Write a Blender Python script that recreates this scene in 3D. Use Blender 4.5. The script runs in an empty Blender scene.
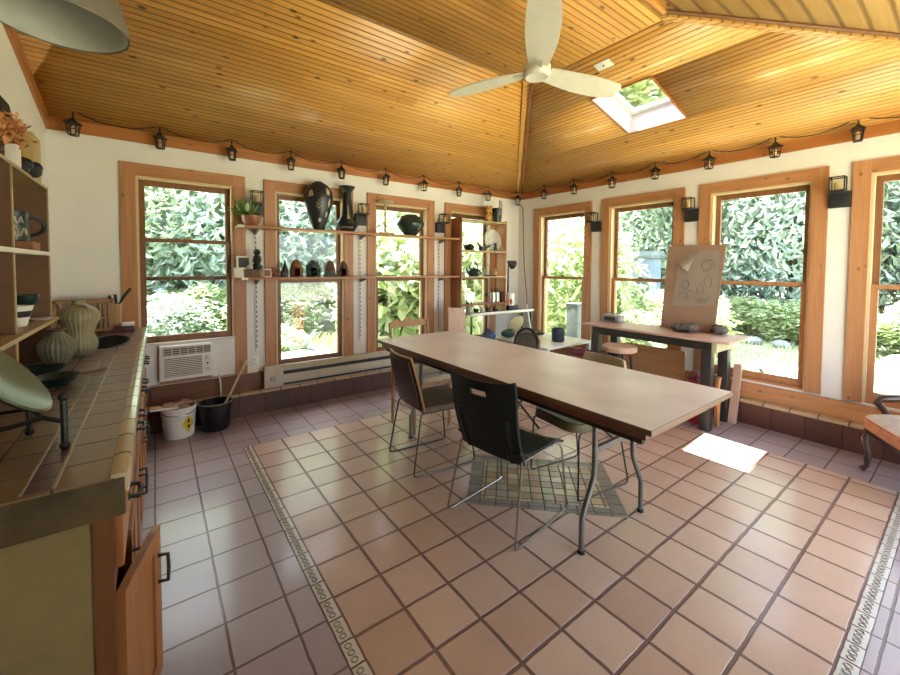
import bpy, bmesh, math, random
from math import sin, cos, pi, radians, sqrt, atan2
from mathutils import Vector, Matrix
random.seed(7)
SC = bpy.context.scene
COL = SC.collection

# ------------------------------------------------------------------ materials
def new_mat(name):
    m = bpy.data.materials.new(name); m.use_nodes = True
    nt = m.node_tree; b = nt.nodes['Principled BSDF']
    return m, nt, b
def N(nt, t, **kw):
    n = nt.nodes.new(t)
    for k, v in kw.items(): setattr(n, k, v)
    return n
def L(nt, a, b): nt.links.new(a, b)
def mth(nt, op, a, b=None, c=None):
    n = N(nt, 'ShaderNodeMath', operation=op)
    for i, v in enumerate((a, b, c)):
        if v is None: continue
        if isinstance(v, (int, float)): n.inputs[i].default_value = v
        else: L(nt, v, n.inputs[i])
    return n.outputs[0]
def mixc(nt, fac, a, b, mode='MIX'):
    n = N(nt, 'ShaderNodeMix', data_type='RGBA', blend_type=mode)
    for i, v in ((0, fac), (6, a), (7, b)):
        if isinstance(v, (int, float)): n.inputs[i].default_value = v
        elif isinstance(v, tuple): n.inputs[i].default_value = (*v, 1)
        else: L(nt, v, n.inputs[i])
    return n.outputs[2]
def ramp(nt, fac, stops):
    n = N(nt, 'ShaderNodeValToRGB'); e = n.color_ramp.elements
    while len(e) < len(stops): e.new(0.5)
    for i, (p, c) in enumerate(stops):
        e[i].position = p; e[i].color = (*c, 1) if isinstance(c, tuple) else (c, c, c, 1)
    L(nt, fac, n.inputs[0]); return n.outputs[0]
def coords(nt, scale=(1, 1, 1)):
    tc = N(nt, 'ShaderNodeTexCoord'); mp = N(nt, 'ShaderNodeMapping')
    mp.inputs['Scale'].default_value = scale
    L(nt, tc.outputs['Object'], mp.inputs[0]); return mp.outputs[0]
def noise(nt, vec, scale, detail=3, rough=.55):
    n = N(nt, 'ShaderNodeTexNoise'); n.inputs['Scale'].default_value = scale
    n.inputs['Detail'].default_value = detail; n.inputs['Roughness'].default_value = rough
    L(nt, vec, n.inputs['Vector']); return n.outputs[0]
def bump(nt, b, h, strength, dist):
    n = N(nt, 'ShaderNodeBump'); n.inputs['Strength'].default_value = strength
    n.inputs['Distance'].default_value = dist; L(nt, h, n.inputs['Height']); L(nt, n.outputs[0], b.inputs['Normal'])
def plain(name, col, rough=.5, metal=0., var=.12, scale=14., bmp=0., coat=0.):
    m, nt, b = new_mat(name)
    v = coords(nt); f = noise(nt, v, scale)
    c2 = tuple(max(0, x * (1 - 2 * var)) for x in col); c3 = tuple(min(1, x * (1 + var)) for x in col)
    L(nt, ramp(nt, f, [(.25, c2), (.5, col), (.75, c3)]), b.inputs['Base Color'])
    b.inputs['Roughness'].default_value = rough; b.inputs['Metallic'].default_value = metal
    b.inputs['Coat Weight'].default_value = coat
    if bmp: bump(nt, b, noise(nt, v, scale * 3), .5, bmp)
    return m
def wood(name, c1, c2, axis=2, rough=.45, knots=True, coat=0., scale=1.):
    m, nt, b = new_mat(name)
    s = [22 * scale] * 3; s[axis] = 1.6 * scale
    v = coords(nt, tuple(s)); f = noise(nt, v, 1.0, 5, .6)
    s2 = [70 * scale] * 3; s2[axis] = 2.5 * scale
    f2 = noise(nt, coords(nt, tuple(s2)), 1.0, 3)
    col = ramp(nt, f, [(.3, c1), (.7, c2)])
    col = mixc(nt, mth(nt, 'MULTIPLY', f2, .5), col, tuple(x * .72 for x in c1))
    if knots:
        s3 = [11., 11., 11.]; s3[axis] = 6.5
        vo = N(nt, 'ShaderNodeTexVoronoi'); vo.inputs['Scale'].default_value = 1.
        L(nt, coords(nt, tuple(s3)), vo.inputs['Vector'])
        k = ramp(nt, vo.outputs['Distance'], [(.05, 1.), (.16, 0.)])
        wn = N(nt, 'ShaderNodeSeparateColor'); L(nt, vo.outputs['Color'], wn.inputs[0])
        k = mth(nt, 'MULTIPLY', k, mth(nt, 'GREATER_THAN', wn.outputs[0], .62))
        col = mixc(nt, mth(nt, 'MULTIPLY', k, .8), col, tuple(x * .3 for x in c1))
    L(nt, col, b.inputs['Base Color'])
    b.inputs['Roughness'].default_value = rough; b.inputs['Coat Weight'].default_value = coat
    bump(nt, b, f2, .25, .002)
    return m
def ceiling_mat(name, c1, c2, along, pitch=.047):
    """varnished pine bead board; along = axis the boards run along (0 or 1)"""
    m, nt, b = new_mat(name)
    tc = N(nt, 'ShaderNodeTexCoord'); sx = N(nt, 'ShaderNodeSeparateXYZ'); L(nt, tc.outputs['Object'], sx.inputs[0])
    a = sx.outputs[1 - along]; t = mth(nt, 'DIVIDE', a, pitch)
    fr = mth(nt, 'FRACT', t); d = mth(nt, 'ABSOLUTE', mth(nt, 'SUBTRACT', fr, .5))     # .5 at the groove
    g = ramp(nt, d, [(.34, 0.), (.47, 1.)])
    bd = mth(nt, 'FLOOR', mth(nt, 'DIVIDE', a, pitch * 2))
    # long boards with butt joints
    wn0 = N(nt, 'ShaderNodeTexWhiteNoise', noise_dimensions='1D'); L(nt, bd, wn0.inputs['W'])
    seg = mth(nt, 'FLOOR', mth(nt, 'ADD', mth(nt, 'DIVIDE', sx.outputs[along], 2.6), mth(nt, 'MULTIPLY', wn0.outputs[0], 5)))
    wn = N(nt, 'ShaderNodeTexWhiteNoise', noise_dimensions='2D')
    cv = N(nt, 'ShaderNodeCombineXYZ'); L(nt, bd, cv.inputs[0]); L(nt, seg, cv.inputs[1]); L(nt, cv.outputs[0], wn.inputs['Vector'])
    s = [26., 26., 26.]; s[along] = 1.5
    f = noise(nt, coords(nt, tuple(s)), 1., 4, .6)
    col = ramp(nt, f, [(.3, c1), (.7, c2)])
    col = mixc(nt, mth(nt, 'MULTIPLY', wn.outputs[0], .42), col, tuple(x * .62 for x in c1))
    s3 = [11., 11., 11.]; s3[along] = 6.
    vo = N(nt, 'ShaderNodeTexVoronoi'); vo.inputs['Scale'].default_value = 1.; L(nt, coords(nt, tuple(s3)), vo.inputs['Vector'])
    k = ramp(nt, vo.outputs['Distance'], [(.08, 1.), (.19, 0.)])
    sc = N(nt, 'ShaderNodeSeparateColor'); L(nt, vo.outputs['Color'], sc.inputs[0])
    k = mth(nt, 'MULTIPLY', k, mth(nt, 'GREATER_THAN', sc.outputs[0], .5))
    col = mixc(nt, mth(nt, 'MULTIPLY', k, .9), col, (.06, .02, .006))
    col = mixc(nt, mth(nt, 'MULTIPLY', g, .62), col, (.1, .04, .01))
    L(nt, col, b.inputs['Base Color']); b.inputs['Roughness'].default_value = .36
    b.inputs['Coat Weight'].default_value = .25; b.inputs['Coat Roughness'].default_value = .3
    bump(nt, b, mth(nt, 'SUBTRACT', 1., g), .8, .006)
    return m
def tile_mat(name, cols, grout, x0, y0, px, py, gw=.02, rough=(.22, .45), axes=(0, 1), wob=.002, bmp=.006, coat=.0, var=.25):
    m, nt, b = new_mat(name)
    tc = N(nt, 'ShaderNodeTexCoord'); sx = N(nt, 'ShaderNodeSeparateXYZ'); L(nt, tc.outputs['Object'], sx.inputs[0])
    ob = tc.outputs['Object']
    w1 = mth(nt, 'MULTIPLY', mth(nt, 'SUBTRACT', noise(nt, ob, 9., 2), .5), wob * 4)
    w2 = mth(nt, 'MULTIPLY', mth(nt, 'SUBTRACT', noise(nt, coords(nt, (1, 1.1, -1)), 11., 2), .5), wob * 4)
    u = mth(nt, 'DIVIDE', mth(nt, 'ADD', mth(nt, 'SUBTRACT', sx.outputs[axes[0]], x0), w1), px)
    v = mth(nt, 'DIVIDE', mth(nt, 'ADD', mth(nt, 'SUBTRACT', sx.outputs[axes[1]], y0), w2), py)
    def edge(t, p):
        fr = mth(nt, 'FRACT', t)
        return mth(nt, 'MULTIPLY', mth(nt, 'MINIMUM', fr, mth(nt, 'SUBTRACT', 1., fr)), p)
    e = mth(nt, 'MINIMUM', edge(u, px), edge(v, py))
    g = ramp(nt, mth(nt, 'DIVIDE', e, gw), [(.38, 1.), (.62, 0.)])
    cv = N(nt, 'ShaderNodeCombineXYZ'); L(nt, mth(nt, 'FLOOR', u), cv.inputs[0]); L(nt, mth(nt, 'FLOOR', v), cv.inputs[1])
    wn = N(nt, 'ShaderNodeTexWhiteNoise', noise_dimensions='2D'); L(nt, cv.outputs[0], wn.inputs['Vector'])
    n1 = noise(nt, ob, 4.5, 4, .55); n2 = noise(nt, ob, 60., 2, .5)
    col = ramp(nt, wn.outputs[0], [(i / max(1, len(cols) - 1), c) for i, c in enumerate(cols)])
    mot = mth(nt, 'ADD', mth(nt, 'MULTIPLY', n1, .7), mth(nt, 'MULTIPLY', n2, .3))
    col = mixc(nt, ramp(nt, mot, [(.2, var * 1.6), (.75, 0.)]), col, tuple(x * .55 for x in cols[0]))
    col = mixc(nt, ramp(nt, mot, [(.35, 0.), (.9, var * .8)]), col, tuple(min(1, x * 1.5) for x in cols[-1]))
    col = mixc(nt, g, col, grout)
    L(nt, col, b.inputs['Base Color'])
    r = mth(nt, 'ADD', mth(nt, 'MULTIPLY', n1, rough[1] - rough[0]), rough[0])
    L(nt, mth(nt, 'MAXIMUM', r, mth(nt, 'MULTIPLY', g, .7)), b.inputs['Roughness'])
    b.inputs['Coat Weight'].default_value = coat; b.inputs['Coat Roughness'].default_value = .15
    h = mth(nt, 'ADD', mth(nt, 'MULTIPLY', mth(nt, 'SUBTRACT', 1., g), 1.), mth(nt, 'MULTIPLY', n1, .25))
    bump(nt, b, h, .7, bmp)
    return m
def glass_mat(name, tint=(1, 1, 1), ior=1.45, rough=.0):
    m, nt, b = new_mat(name); nt.nodes.remove(b)
    tr = N(nt, 'ShaderNodeBsdfTransparent'); tr.inputs[0].default_value = (*tint, 1)
    gl = N(nt, 'ShaderNodeBsdfGlossy'); gl.inputs['Roughness'].default_value = rough
    lw = N(nt, 'ShaderNodeLayerWeight'); lw.inputs[0].default_value = .5
    fr = mth(nt, 'ADD', .03, mth(nt, 'MULTIPLY', mth(nt, 'POWER', lw.outputs['Facing'], 4.), .45))
    mx = N(nt, 'ShaderNodeMixShader'); L(nt, fr, mx.inputs[0]); L(nt, tr.outputs[0], mx.inputs[1]); L(nt, gl.outputs[0], mx.inputs[2])
    L(nt, mx.outputs[0], nt.nodes['Material Output'].inputs[0]); return m
def leaf_mat(name, c1, c2):
    m, nt, b = new_mat(name); nt.nodes.remove(b)
    ge = N(nt, 'ShaderNodeNewGeometry')
    col = ramp(nt, ge.outputs['Random Per Island'], [(0., c1), (1., c2)])
    df = N(nt, 'ShaderNodeBsdfDiffuse'); tl = N(nt, 'ShaderNodeBsdfTranslucent'); gl = N(nt, 'ShaderNodeBsdfGlossy')
    gl.inputs['Roughness'].default_value = .35
    L(nt, col, df.inputs[0]); L(nt, mixc(nt, .4, col, (.62, .74, .30)), tl.inputs[0])
    a = N(nt, 'ShaderNodeMixShader'); a.inputs[0].default_value = .42; L(nt, df.outputs[0], a.inputs[1]); L(nt, tl.outputs[0], a.inputs[2])
    c = N(nt, 'ShaderNodeMixShader'); c.inputs[0].default_value = .12; L(nt, a.outputs[0], c.inputs[1]); L(nt, gl.outputs[0], c.inputs[2])
    L(nt, c.outputs[0], nt.nodes['Material Output'].inputs[0]); return m
def emit_mat(name, col, s):
    m, nt, b = new_mat(name)
    b.inputs['Base Color'].default_value = (*col, 1); b.inputs['Emission Color'].default_value = (*col, 1)
    b.inputs['Emission Strength'].default_value = s; return m

M = {}
M['wall'] = plain('white_plaster', (.74, .735, .70), .85, var=.02, scale=3, bmp=.0015)
M['pine_x'] = ceiling_mat('pine_boards_x', (.62, .285, .05), (.82, .46, .11), 0)
M['pine_wide'] = ceiling_mat('wide_pine_boards', (.72, .44, .14), (.86, .60, .24), 0, .11)
M['pine_y'] = ceiling_mat('pine_boards_y', (.62, .30, .06), (.82, .48, .13), 1)
TR1, TR2 = (.38, .165, .065), (.54, .275, .125)
M['trim_z'] = wood('casing_wood_vertical', TR1, TR2, 2)
M['trim_x'] = wood('casing_wood_x', TR1, TR2, 0)
M['trim_y'] = wood('casing_wood_y', TR1, TR2, 1)
M['cornice_x'] = wood('cornice_wood_x', (.36, .125, .03), (.50, .20, .05), 0)
M['cornice_y'] = wood('cornice_wood_y', (.36, .125, .03), (.50, .20, .05), 1)
M['jamb'] = plain('pale_jamb', (.62, .50, .30), .5, var=.05)
M['sash'] = wood('sash_wood', (.17, .07, .025), (.28, .12, .045), 2, knots=False)
M['glass'] = glass_mat('window_glass', (.97, .99, .97))
M['lglass'] = glass_mat('lantern_glass', (.9, .88, .8), rough=.1)
M['brass'] = plain('brass_lock', (.30, .22, .10), .4, .7)
P_ = .235
M['tile_field'] = tile_mat('terracotta_field', [(.385, .25, .185), (.47, .325, .245), (.42, .28, .21), (.51, .375, .29)], (.15, .08, .065), -4.021, -.835, P_, P_, gw=.015, rough=(.29, .46), coat=.35, var=.12)
M['tile_outer'] = tile_mat('terracotta_outer', [(.26, .205, .22), (.32, .26, .275), (.29, .225, .24)], (.13, .08, .072), -4.425, -.93, P_, P_, gw=.010, rough=(.29, .44), coat=.45, var=.12)  # blue of the reflected sky worked into the tile colour
M['tile_border'] = tile_mat('relief_border_tile', [(.46, .43, .37), (.54, .50, .43)], (.09, .06, .05), -4.08, -.82, .0625, .118, gw=.008, rough=(.29, .4), bmp=.003, coat=.2)
M['tile_border2'] = tile_mat('relief_border_tile_cross', [(.46, .44, .40), (.54, .52, .47)], (.09, .06, .05), -4.08, -4.187, .118, .0625, gw=.008, rough=(.29, .4), bmp=.003, coat=.2)
M['relief'] = plain('relief_ornament', (.20, .17, .135), .35, var=.2)
M['mosaic'] = tile_mat('mosaic_tile', [(.22, .22, .13), (.52, .42, .2), (.32, .15, .08), (.30, .30, .2), (.6, .5, .3)], (.09, .055, .045), 0, 0, .075, .075, gw=.008, rough=(.29, .38), bmp=.004)
M['mosaic_edge'] = tile_mat('mosaic_edge_tile', [(.16, .14, .11), (.22, .19, .15)], (.08, .055, .045), 0, 0, .1, .1, gw=.007, rough=(.29, .4))
M['base_x'] = tile_mat('base_tile_x', [(.075, .028, .02), (.11, .04, .028)], (.05, .022, .018), 0, -.02, .235, .5, gw=.008, rough=(.3, .5), axes=(0, 2))
M['base_y'] = tile_mat('base_tile_y', [(.075, .028, .02), (.11, .04, .028)], (.05, .022, .018), 0, -.02, .235, .5, gw=.008, rough=(.3, .5), axes=(1, 2))
M['ledge_x'] = tile_mat('ledge_tile_x', [(.50, .36, .22), (.42, .30, .17)], (.10, .05, .04), 0, -2, .19, 5, gw=.009, axes=(0, 1))
M['ledge_y'] = tile_mat('ledge_tile_y', [(.50, .36, .22), (.42, .30, .17)], (.10, .05, .04), 0, -5, .19, 9, gw=.009, axes=(1, 0))
M['ctop'] = tile_mat('counter_tile', [(.13, .08, .055), (.20, .13, .07), (.155, .085, .065)], (.07, .04, .03), -4.70, 0, .145, .155, gw=.008, rough=(.29, .4), coat=.5)
M['cstrip'] = tile_mat('counter_strip_tile', [(.085, .05, .06), (.12, .072, .085)], (.07, .04, .03), 0, 0, 1, .1, gw=.008, rough=(.29, .4), coat=.5)
M['cedge'] = tile_mat('counter_edge_tile', [(.52, .43, .28), (.46, .37, .23)], (.08, .05, .03), 0, 0, 1, .155, gw=.009, rough=(.29, .36), coat=.8)
M['cabinet'] = wood('cabinet_wood_red', (.13, .045, .018), (.21, .08, .03), 2, knots=False, coat=.1)
M['cabdoor'] = wood('cabinet_door_wood', (.26, .095, .028), (.38, .16, .052), 2, knots=False, coat=.1)
M['endedge'] = plain('shaded_worktop_end', (.075, .05, .022), .55, var=.35, scale=9)  # end tiles darkened in colour for the shade they stand in
M['apron'] = wood('dark_apron_wood', (.13, .048, .02), (.20, .08, .035), 0)
M['cabpanel'] = plain('shaded_end_panel', (.22, .165, .065), .7, var=.06)  # cream-olive paint, darkened here for the dim light on it
M['bshelf'] = wood('bookshelf_wood', (.36, .25, .11), (.52, .38, .19), 1, knots=False)
M['bback'] = plain('bookshelf_board_brown', (.16, .085, .045), .7, var=.08)
M['bwhite'] = plain('white_painted_edge', (.74, .72, .66), .5, var=.03)
M['iron'] = plain('black_iron', (.008, .008, .009), .5, .1)
M['black'] = plain('matte_black', (.012, .013, .015), .55)
M['rubber'] = plain('black_rubber', (.006, .006, .007), .5)
M['seam'] = plain('pale_tile_lip', (.42, .36, .26), .25)
M['blackplastic'] = plain('black_chair_plastic', (.010, .016, .015), .5, var=.08, scale=60, bmp=.0004)
M['blackplastic'].node_tree.nodes['Principled BSDF'].inputs['Specular IOR Level'].default_value = .22
M['chrome'] = plain('chrome_rod', (.42, .42, .40), .22, 1., var=.03)
M['darkrod'] = plain('dark_steel_rod', (.05, .048, .045), .3, .8)
M['legmetal'] = plain('grey_table_leg_steel', (.17, .17, .165), .4, .7, var=.06)
M['brownpad'] = plain('brown_vinyl', (.05, .028, .02), .5, var=.12, bmp=.001)
M['brownseat'] = plain('brown_fabric_seat', (.18, .13, .10), .8, var=.15, scale=40, bmp=.002)
M['olive'] = plain('olive_vinyl', (.12, .10, .045), .55, var=.15)
M['tanback'] = plain('tan_chair_shell', (.36, .27, .17), .45, var=.08)
M['greypad'] = plain('grey_vinyl', (.17, .15, .14), .5)
M['creamseat'] = plain('cream_cushion', (.55, .45, .30), .8, var=.15, scale=20, bmp=.002)
M['chairwood'] = wood('chair_wood_light', (.34, .19, .085), (.48, .29, .14), 2, knots=False)
M['tabletop'] = plain('table_panel_top', (.60, .53, .505), .42, var=.10, scale=2.2)
M['tableedge'] = plain('panel_edge', (.15, .09, .055), .5)
M['tablebrown'] = wood('folding_table_brown', (.13, .045, .03), (.20, .075, .045), 1, knots=False)
M['white'] = plain('white_enamel', (.76, .76, .72), .4, var=.03)
M['cream'] = plain('cream_plastic', (.62, .60, .52), .45, var=.04)
M['fanwhite'] = plain('fan_white', (.66, .64, .54), .4, var=.04)
M['grille'] = plain('grille_dark', (.13, .11, .08), .6)
M['grey'] = plain('grey_metal', (.30, .31, .29), .45, .2)
M['heater'] = plain('heater_beige_grey', (.44, .41, .34), .45, .1, var=.05)
M['galv'] = plain('worn_pendant_metal', (.22, .21, .18), .5, .5, var=.25, scale=6)
M['galvin'] = plain('pendant_inside_enamel', (.50, .52, .47), .6, var=.10, scale=10)
M['green'] = plain('dark_green_glaze', (.012, .032, .028), .33, var=.3, coat=.2)
M['blackglaze'] = plain('black_glaze', (.012, .018, .018), .4, var=.2, coat=.15)
M['slip'] = plain('cream_slip_motif', (.50, .46, .34), .5)
M['clay'] = plain('terracotta_clay', (.24, .10, .055), .7, var=.2, bmp=.001)
M['claydark'] = plain('dark_clay', (.12, .065, .04), .7, var=.25, bmp=.002)
M['claygreen'] = plain('green_brown_clay', (.035, .055, .04), .55, var=.4, scale=25, bmp=.003)
M['ribbed'] = plain('ribbed_khaki_glaze', (.25, .22, .12), .5, var=.15, bmp=.001)
M['ribdark'] = plain('ribbed_dark_glaze', (.15, .14, .085), .5, var=.2, bmp=.001)
M['plate'] = plain('celadon_plate', (.10, .11, .065), .3, var=.2, scale=7)
M['platew'] = plain('white_speckled_plate', (.55, .56, .50), .35, var=.15, scale=18)
M['leafy'] = leaf_mat('potted_leaf', (.10, .25, .05), (.25, .42, .12))
M['paper'] = plain('white_paper', (.70, .68, .64), .8, var=.04)
M['kraft'] = plain('grey_drawing_paper', (.29, .24, .20), .85, var=.07, scale=4)
M['paper2'] = plain('paper_underside', (.36, .30, .245), .85)
M['boardtan'] = plain('hardboard_tan', (.30, .19, .13), .7, var=.08, scale=3)
M['pencil'] = plain('pencil_line', (.12, .09, .075), .9)
M['benchtop'] = plain('bench_top_pink', (.47, .30, .24), .45, var=.10, scale=4)
M['benchleg'] = plain('bench_dark_paint', (.022, .021, .02), .5, var=.3, scale=8)
M['benchend'] = plain('bench_lit_end', (.42, .40, .27), .6, var=.1)  # light falling on the bench end, put into its colour
M['ply'] = wood('plywood_sheet', (.27, .13, .055), (.40, .21, .09), 1, knots=True)
M['rawplank'] = wood('raw_plank_pink', (.46, .30, .22), (.58, .41, .31), 2, knots=True)
M['orangewood'] = wood('orange_wood', (.46, .22, .08), (.58, .32, .13), 2)
M['rock'] = plain('grey_clay_lump', (.11, .10, .09), .85, var=.45, scale=22, bmp=.008)
M['red'] = plain('red_fabric', (.45, .03, .035), .7, var=.15)
M['magenta'] = plain('pink_fabric', (.33, .06, .12), .8, var=.25)
M['bluepot'] = plain('navy_pot', (.014, .03, .065), .35)
M['bluebag'] = plain('blue_bag', (.02, .06, .13), .6)
M['greenbag'] = plain('green_bag', (.02, .07, .05), .6)
M['yellowplate'] = plain('straw_plate', (.46, .40, .22), .6, var=.1)
M['gold'] = plain('carved_gold_wood', (.50, .26, .06), .5, var=.4, scale=40)
M['silver'] = plain('silver_tin', (.48, .48, .46), .3, .9)
M['bookred'] = plain('dark_red_cover', (.08, .02, .025), .6)
M['orangeflower'] = plain('dried_orange_petals', (.55, .25, .09), .8, var=.35, scale=50)
M['yellowblock'] = wood('yellow_block', (.40, .28, .09), (.52, .38, .15), 2, knots=False)
M['wicker'] = wood('rack_wood', (.30, .15, .06), (.42, .24, .10), 0, knots=False)
M['salmon'] = plain('salmon_upholstery', (.56, .25, .16), .75, var=.12, scale=18)
M['greyup'] = plain('grey_upholstery', (.40, .35, .30), .8, var=.12, scale=12)
M['mahog'] = plain('dark_mahogany', (.045, .018, .013), .3, coat=.4)
M['yellow'] = plain('hazard_yellow', (.65, .48, .03), .5)
M['clayblob'] = plain('pinkish_clay_scraps', (.36, .26, .20), .8, var=.35, scale=12, bmp=.01)
M['rope'] = plain('pale_stick_wood', (.50, .42, .30), .7)
M['skywhite'] = plain('skylight_white_paint', (.62, .57, .55), .5, var=.02)
M['warmbulb'] = plain('clear_bulb', (.75, .68, .52), .2)
M['fglass'] = plain('frosted_candle', (.60, .50, .26), .5)
M['lawn'] = plain('lawn_ground', (.50, .49, .34), .95, var=.3, scale=5, bmp=.02)
M['leafA'] = leaf_mat('leaf_mid_green', (.27, .37, .27), (.50, .58, .43))
M['leafB'] = leaf_mat('leaf_blue_green', (.24, .33, .30), (.45, .54, .48))
M['leafC'] = leaf_mat('leaf_bright', (.34, .45, .23), (.60, .68, .40))
M['leafHaze'] = leaf_mat('leaf_haze_tint', (.34, .46, .45), (.60, .70, .68))  # outdoor haze put into the leaf colour
M['bark'] = plain('bark', (.12, .09, .06), .9, var=.3)
M['stone'] = plain('garden_stone', (.30, .31, .34), .85, var=.2, bmp=.01)
M['shedblue'] = plain('shed_blue_wall', (.16, .22, .30), .7)
M['shedroof'] = plain('shed_roof', (.10, .13, .12), .7)
M['concrete'] = plain('grey_concrete', (.34, .35, .35), .8)
M['post'] = plain('grey_post', (.10, .115, .125), .8)
M['flower'] = plain('orange_lily', (.7, .2, .04), .6)
M['copper'] = plain('copper_brown_pot', (.30, .13, .07), .45, .2)

# ------------------------------------------------------------------ mesh building
class MB:
    def __init__(s): s.bm = bmesh.new(); s.mi = 0
    def _fin(s, before):
        for f in s.bm.faces:
            if f not in before: f.material_index = s.mi
    def _mark(s): return set(s.bm.faces)
    def box(s, c, d, rot=None, bev=0.0):
        b4 = s._mark()
        m = Matrix.Translation(c) @ (rot.to_4x4() if rot is not None else Matrix.Identity(4)) @ Matrix.Diagonal((*d, 1))
        r = bmesh.ops.create_cube(s.bm, size=1, matrix=m)
        if bev:
            ed = list({e for v in r['verts'] for e in v.link_edges})
            bmesh.ops.bevel(s.bm, geom=ed, offset=bev, segments=2, affect='EDGES', profile=.6)
        s._fin(b4); return s
    def bb(s, a, b, bev=0.0):
        return s.box([(a[i] + b[i]) / 2 for i in range(3)], [abs(b[i] - a[i]) for i in range(3)], None, bev)
    def bar(s, p, q, w, h=None, bev=0.0, up=(0, 0, 1)):
        p, q = Vector(p), Vector(q); d = (q - p); ln = d.length; z = d.normalized(); u = Vector(up)
        if abs(z.dot(u)) > .98: u = Vector((1, 0, 0))
        x = u.cross(z).normalized(); y = z.cross(x)
        return s.box((p + q) / 2, (w, h or w, ln), Matrix((x, y, z)).transposed(), bev)
    def cyl(s, p, q, r, r2=None, seg=16, caps=True):
        b4 = s._mark()
        p, q = Vector(p), Vector(q); d = q - p
        m = Matrix.Translation((p + q) / 2) @ d.to_track_quat('Z', 'Y').to_matrix().to_4x4()
        bmesh.ops.create_cone(s.bm, cap_ends=caps, segments=seg, radius1=r, radius2=r if r2 is None else r2, depth=d.length, matrix=m)
        s._fin(b4); return s
    def sph(s, c, r, sc=(1, 1, 1), rot=None, u=16, v=10, jit=0):
        b4 = s._mark()
        m = Matrix.Translation(c) @ (rot.to_4x4() if rot is not None else Matrix.Identity(4)) @ Matrix.Diagonal((*[r * k for k in sc], 1))
        q = bmesh.ops.create_uvsphere(s.bm, u_segments=u, v_segments=v, radius=1, matrix=m)
        if jit:
            for w in q['verts']: w.co += Vector([random.uniform(-jit, jit) for _ in range(3)])
        s._fin(b4); return s
    def lathe(s, prof, c=(0, 0, 0), seg=28, rib=0, ribs=0, rot=None):
        """prof: list of (r, z); revolved about z through c"""
        b4 = s._mark(); rows = []
        R = rot.to_4x4() if rot is not None else Matrix.Identity(4); R = Matrix.Translation(c) @ R
        for r, z in prof:
            if r < 1e-5: rows.append([s.bm.verts.new(R @ Vector((0, 0, z)))]); continue
            row = []
            for i in range(seg):
                a = 2 * pi * i / seg; k = r * (1 + rib * cos(ribs * a)) if rib else r
                row.append(s.bm.verts.new(R @ Vector((k * cos(a), k * sin(a), z))))
            rows.append(row)
        for A, B in zip(rows, rows[1:]):
            for i in range(seg):
                j = (i + 1) % seg
                if len(A) == 1 and len(B) == 1: continue
                if len(A) == 1: s.bm.faces.new((A[0], B[j], B[i]))
                elif len(B) == 1: s.bm.faces.new((A[i], A[j], B[0]))
                else: s.bm.faces.new((A[i], A[j], B[j], B[i]))
        s._fin(b4); return s
    def tube(s, pts, r, seg=8, closed=False):
        b4 = s._mark(); pts = [Vector(p) for p in pts]; n = len(pts); rows = []; up = None
        for i, p in enumerate(pts):
            a = pts[(i - 1) % n] if (closed or i > 0) else p; b = pts[(i + 1) % n] if (closed or i < n - 1) else p
            t = (b - a).normalized()
            if up is None:
                up = Vector((0, 0, 1)) if abs(t.z) < .9 else Vector((1, 0, 0))
            x = t.cross(up)
            x = x.normalized() if x.length > 1e-6 else Vector((1, 0, 0)); y = x.cross(t).normalized(); up = y
            rr = r[i] if isinstance(r, (list, tuple)) else r
            rows.append([s.bm.verts.new(p + x * (rr * cos(2 * pi * k / seg)) + y * (rr * sin(2 * pi * k / seg))) for k in range(seg)])
        pr = list(zip(rows, rows[1:])) + ([(rows[-1], rows[0])] if closed else [])
        for A, B in pr:
            for k in range(seg):
                j = (k + 1) % seg; s.bm.faces.new((A[k], A[j], B[j], B[k]))
        if not closed:
            s.bm.faces.new(rows[0][::-1]); s.bm.faces.new(rows[-1])
        s._fin(b4); return s
    def prism(s, poly, vec):
        """poly: list of 3-D points, extruded along vec"""
        b4 = s._mark(); v = Vector(vec)
        A = [s.bm.verts.new(Vector(p)) for p in poly]; B = [s.bm.verts.new(Vector(p) + v) for p in poly]
        s.bm.faces.new(A[::-1]); s.bm.faces.new(B)
        for i in range(len(A)):
            j = (i + 1) % len(A); s.bm.faces.new((A[i], A[j], B[j], B[i]))
        s._fin(b4); return s
    def sheet(s, fn, nu, nv, th):
        """curved panel with thickness; fn(u,v)->point, u,v in 0..1"""
        b4 = s._mark(); g = [[Vector(fn(i / nu, j / nv)) for j in range(nv + 1)] for i in range(nu + 1)]
        def nrm(i, j):
            a = g[min(i + 1, nu)][j] - g[max(i - 1, 0)][j]; b = g[i][min(j + 1, nv)] - g[i][max(j - 1, 0)]
            return a.cross(b).normalized()
        T = [[s.bm.verts.new(g[i][j] + nrm(i, j) * th / 2) for j in range(nv + 1)] for i in range(nu + 1)]
        U = [[s.bm.verts.new(g[i][j] - nrm(i, j) * th / 2) for j in range(nv + 1)] for i in range(nu + 1)]
        for i in range(nu):
            for j in range(nv):
                s.bm.faces.new((T[i][j], T[i + 1][j], T[i + 1][j + 1], T[i][j + 1]))
                s.bm.faces.new((U[i][j], U[i][j + 1], U[i + 1][j + 1], U[i + 1][j]))
        for i in range(nu):
            for j, fl in ((0, 1), (nv, 0)):
                q = (T[i][j], U[i][j], U[i + 1][j], T[i + 1][j]); s.bm.faces.new(q if fl else q[::-1])
        for j in range(nv):
            for i, fl in ((0, 0), (nu, 1)):
                q = (T[i][j], U[i][j], U[i][j + 1], T[i][j + 1]); s.bm.faces.new(q if fl else q[::-1])
        s._fin(b4); return s
    def face(s, pts):
        b4 = s._mark(); s.bm.faces.new([s.bm.verts.new(Vector(p)) for p in pts]); s._fin(b4); return s
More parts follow.
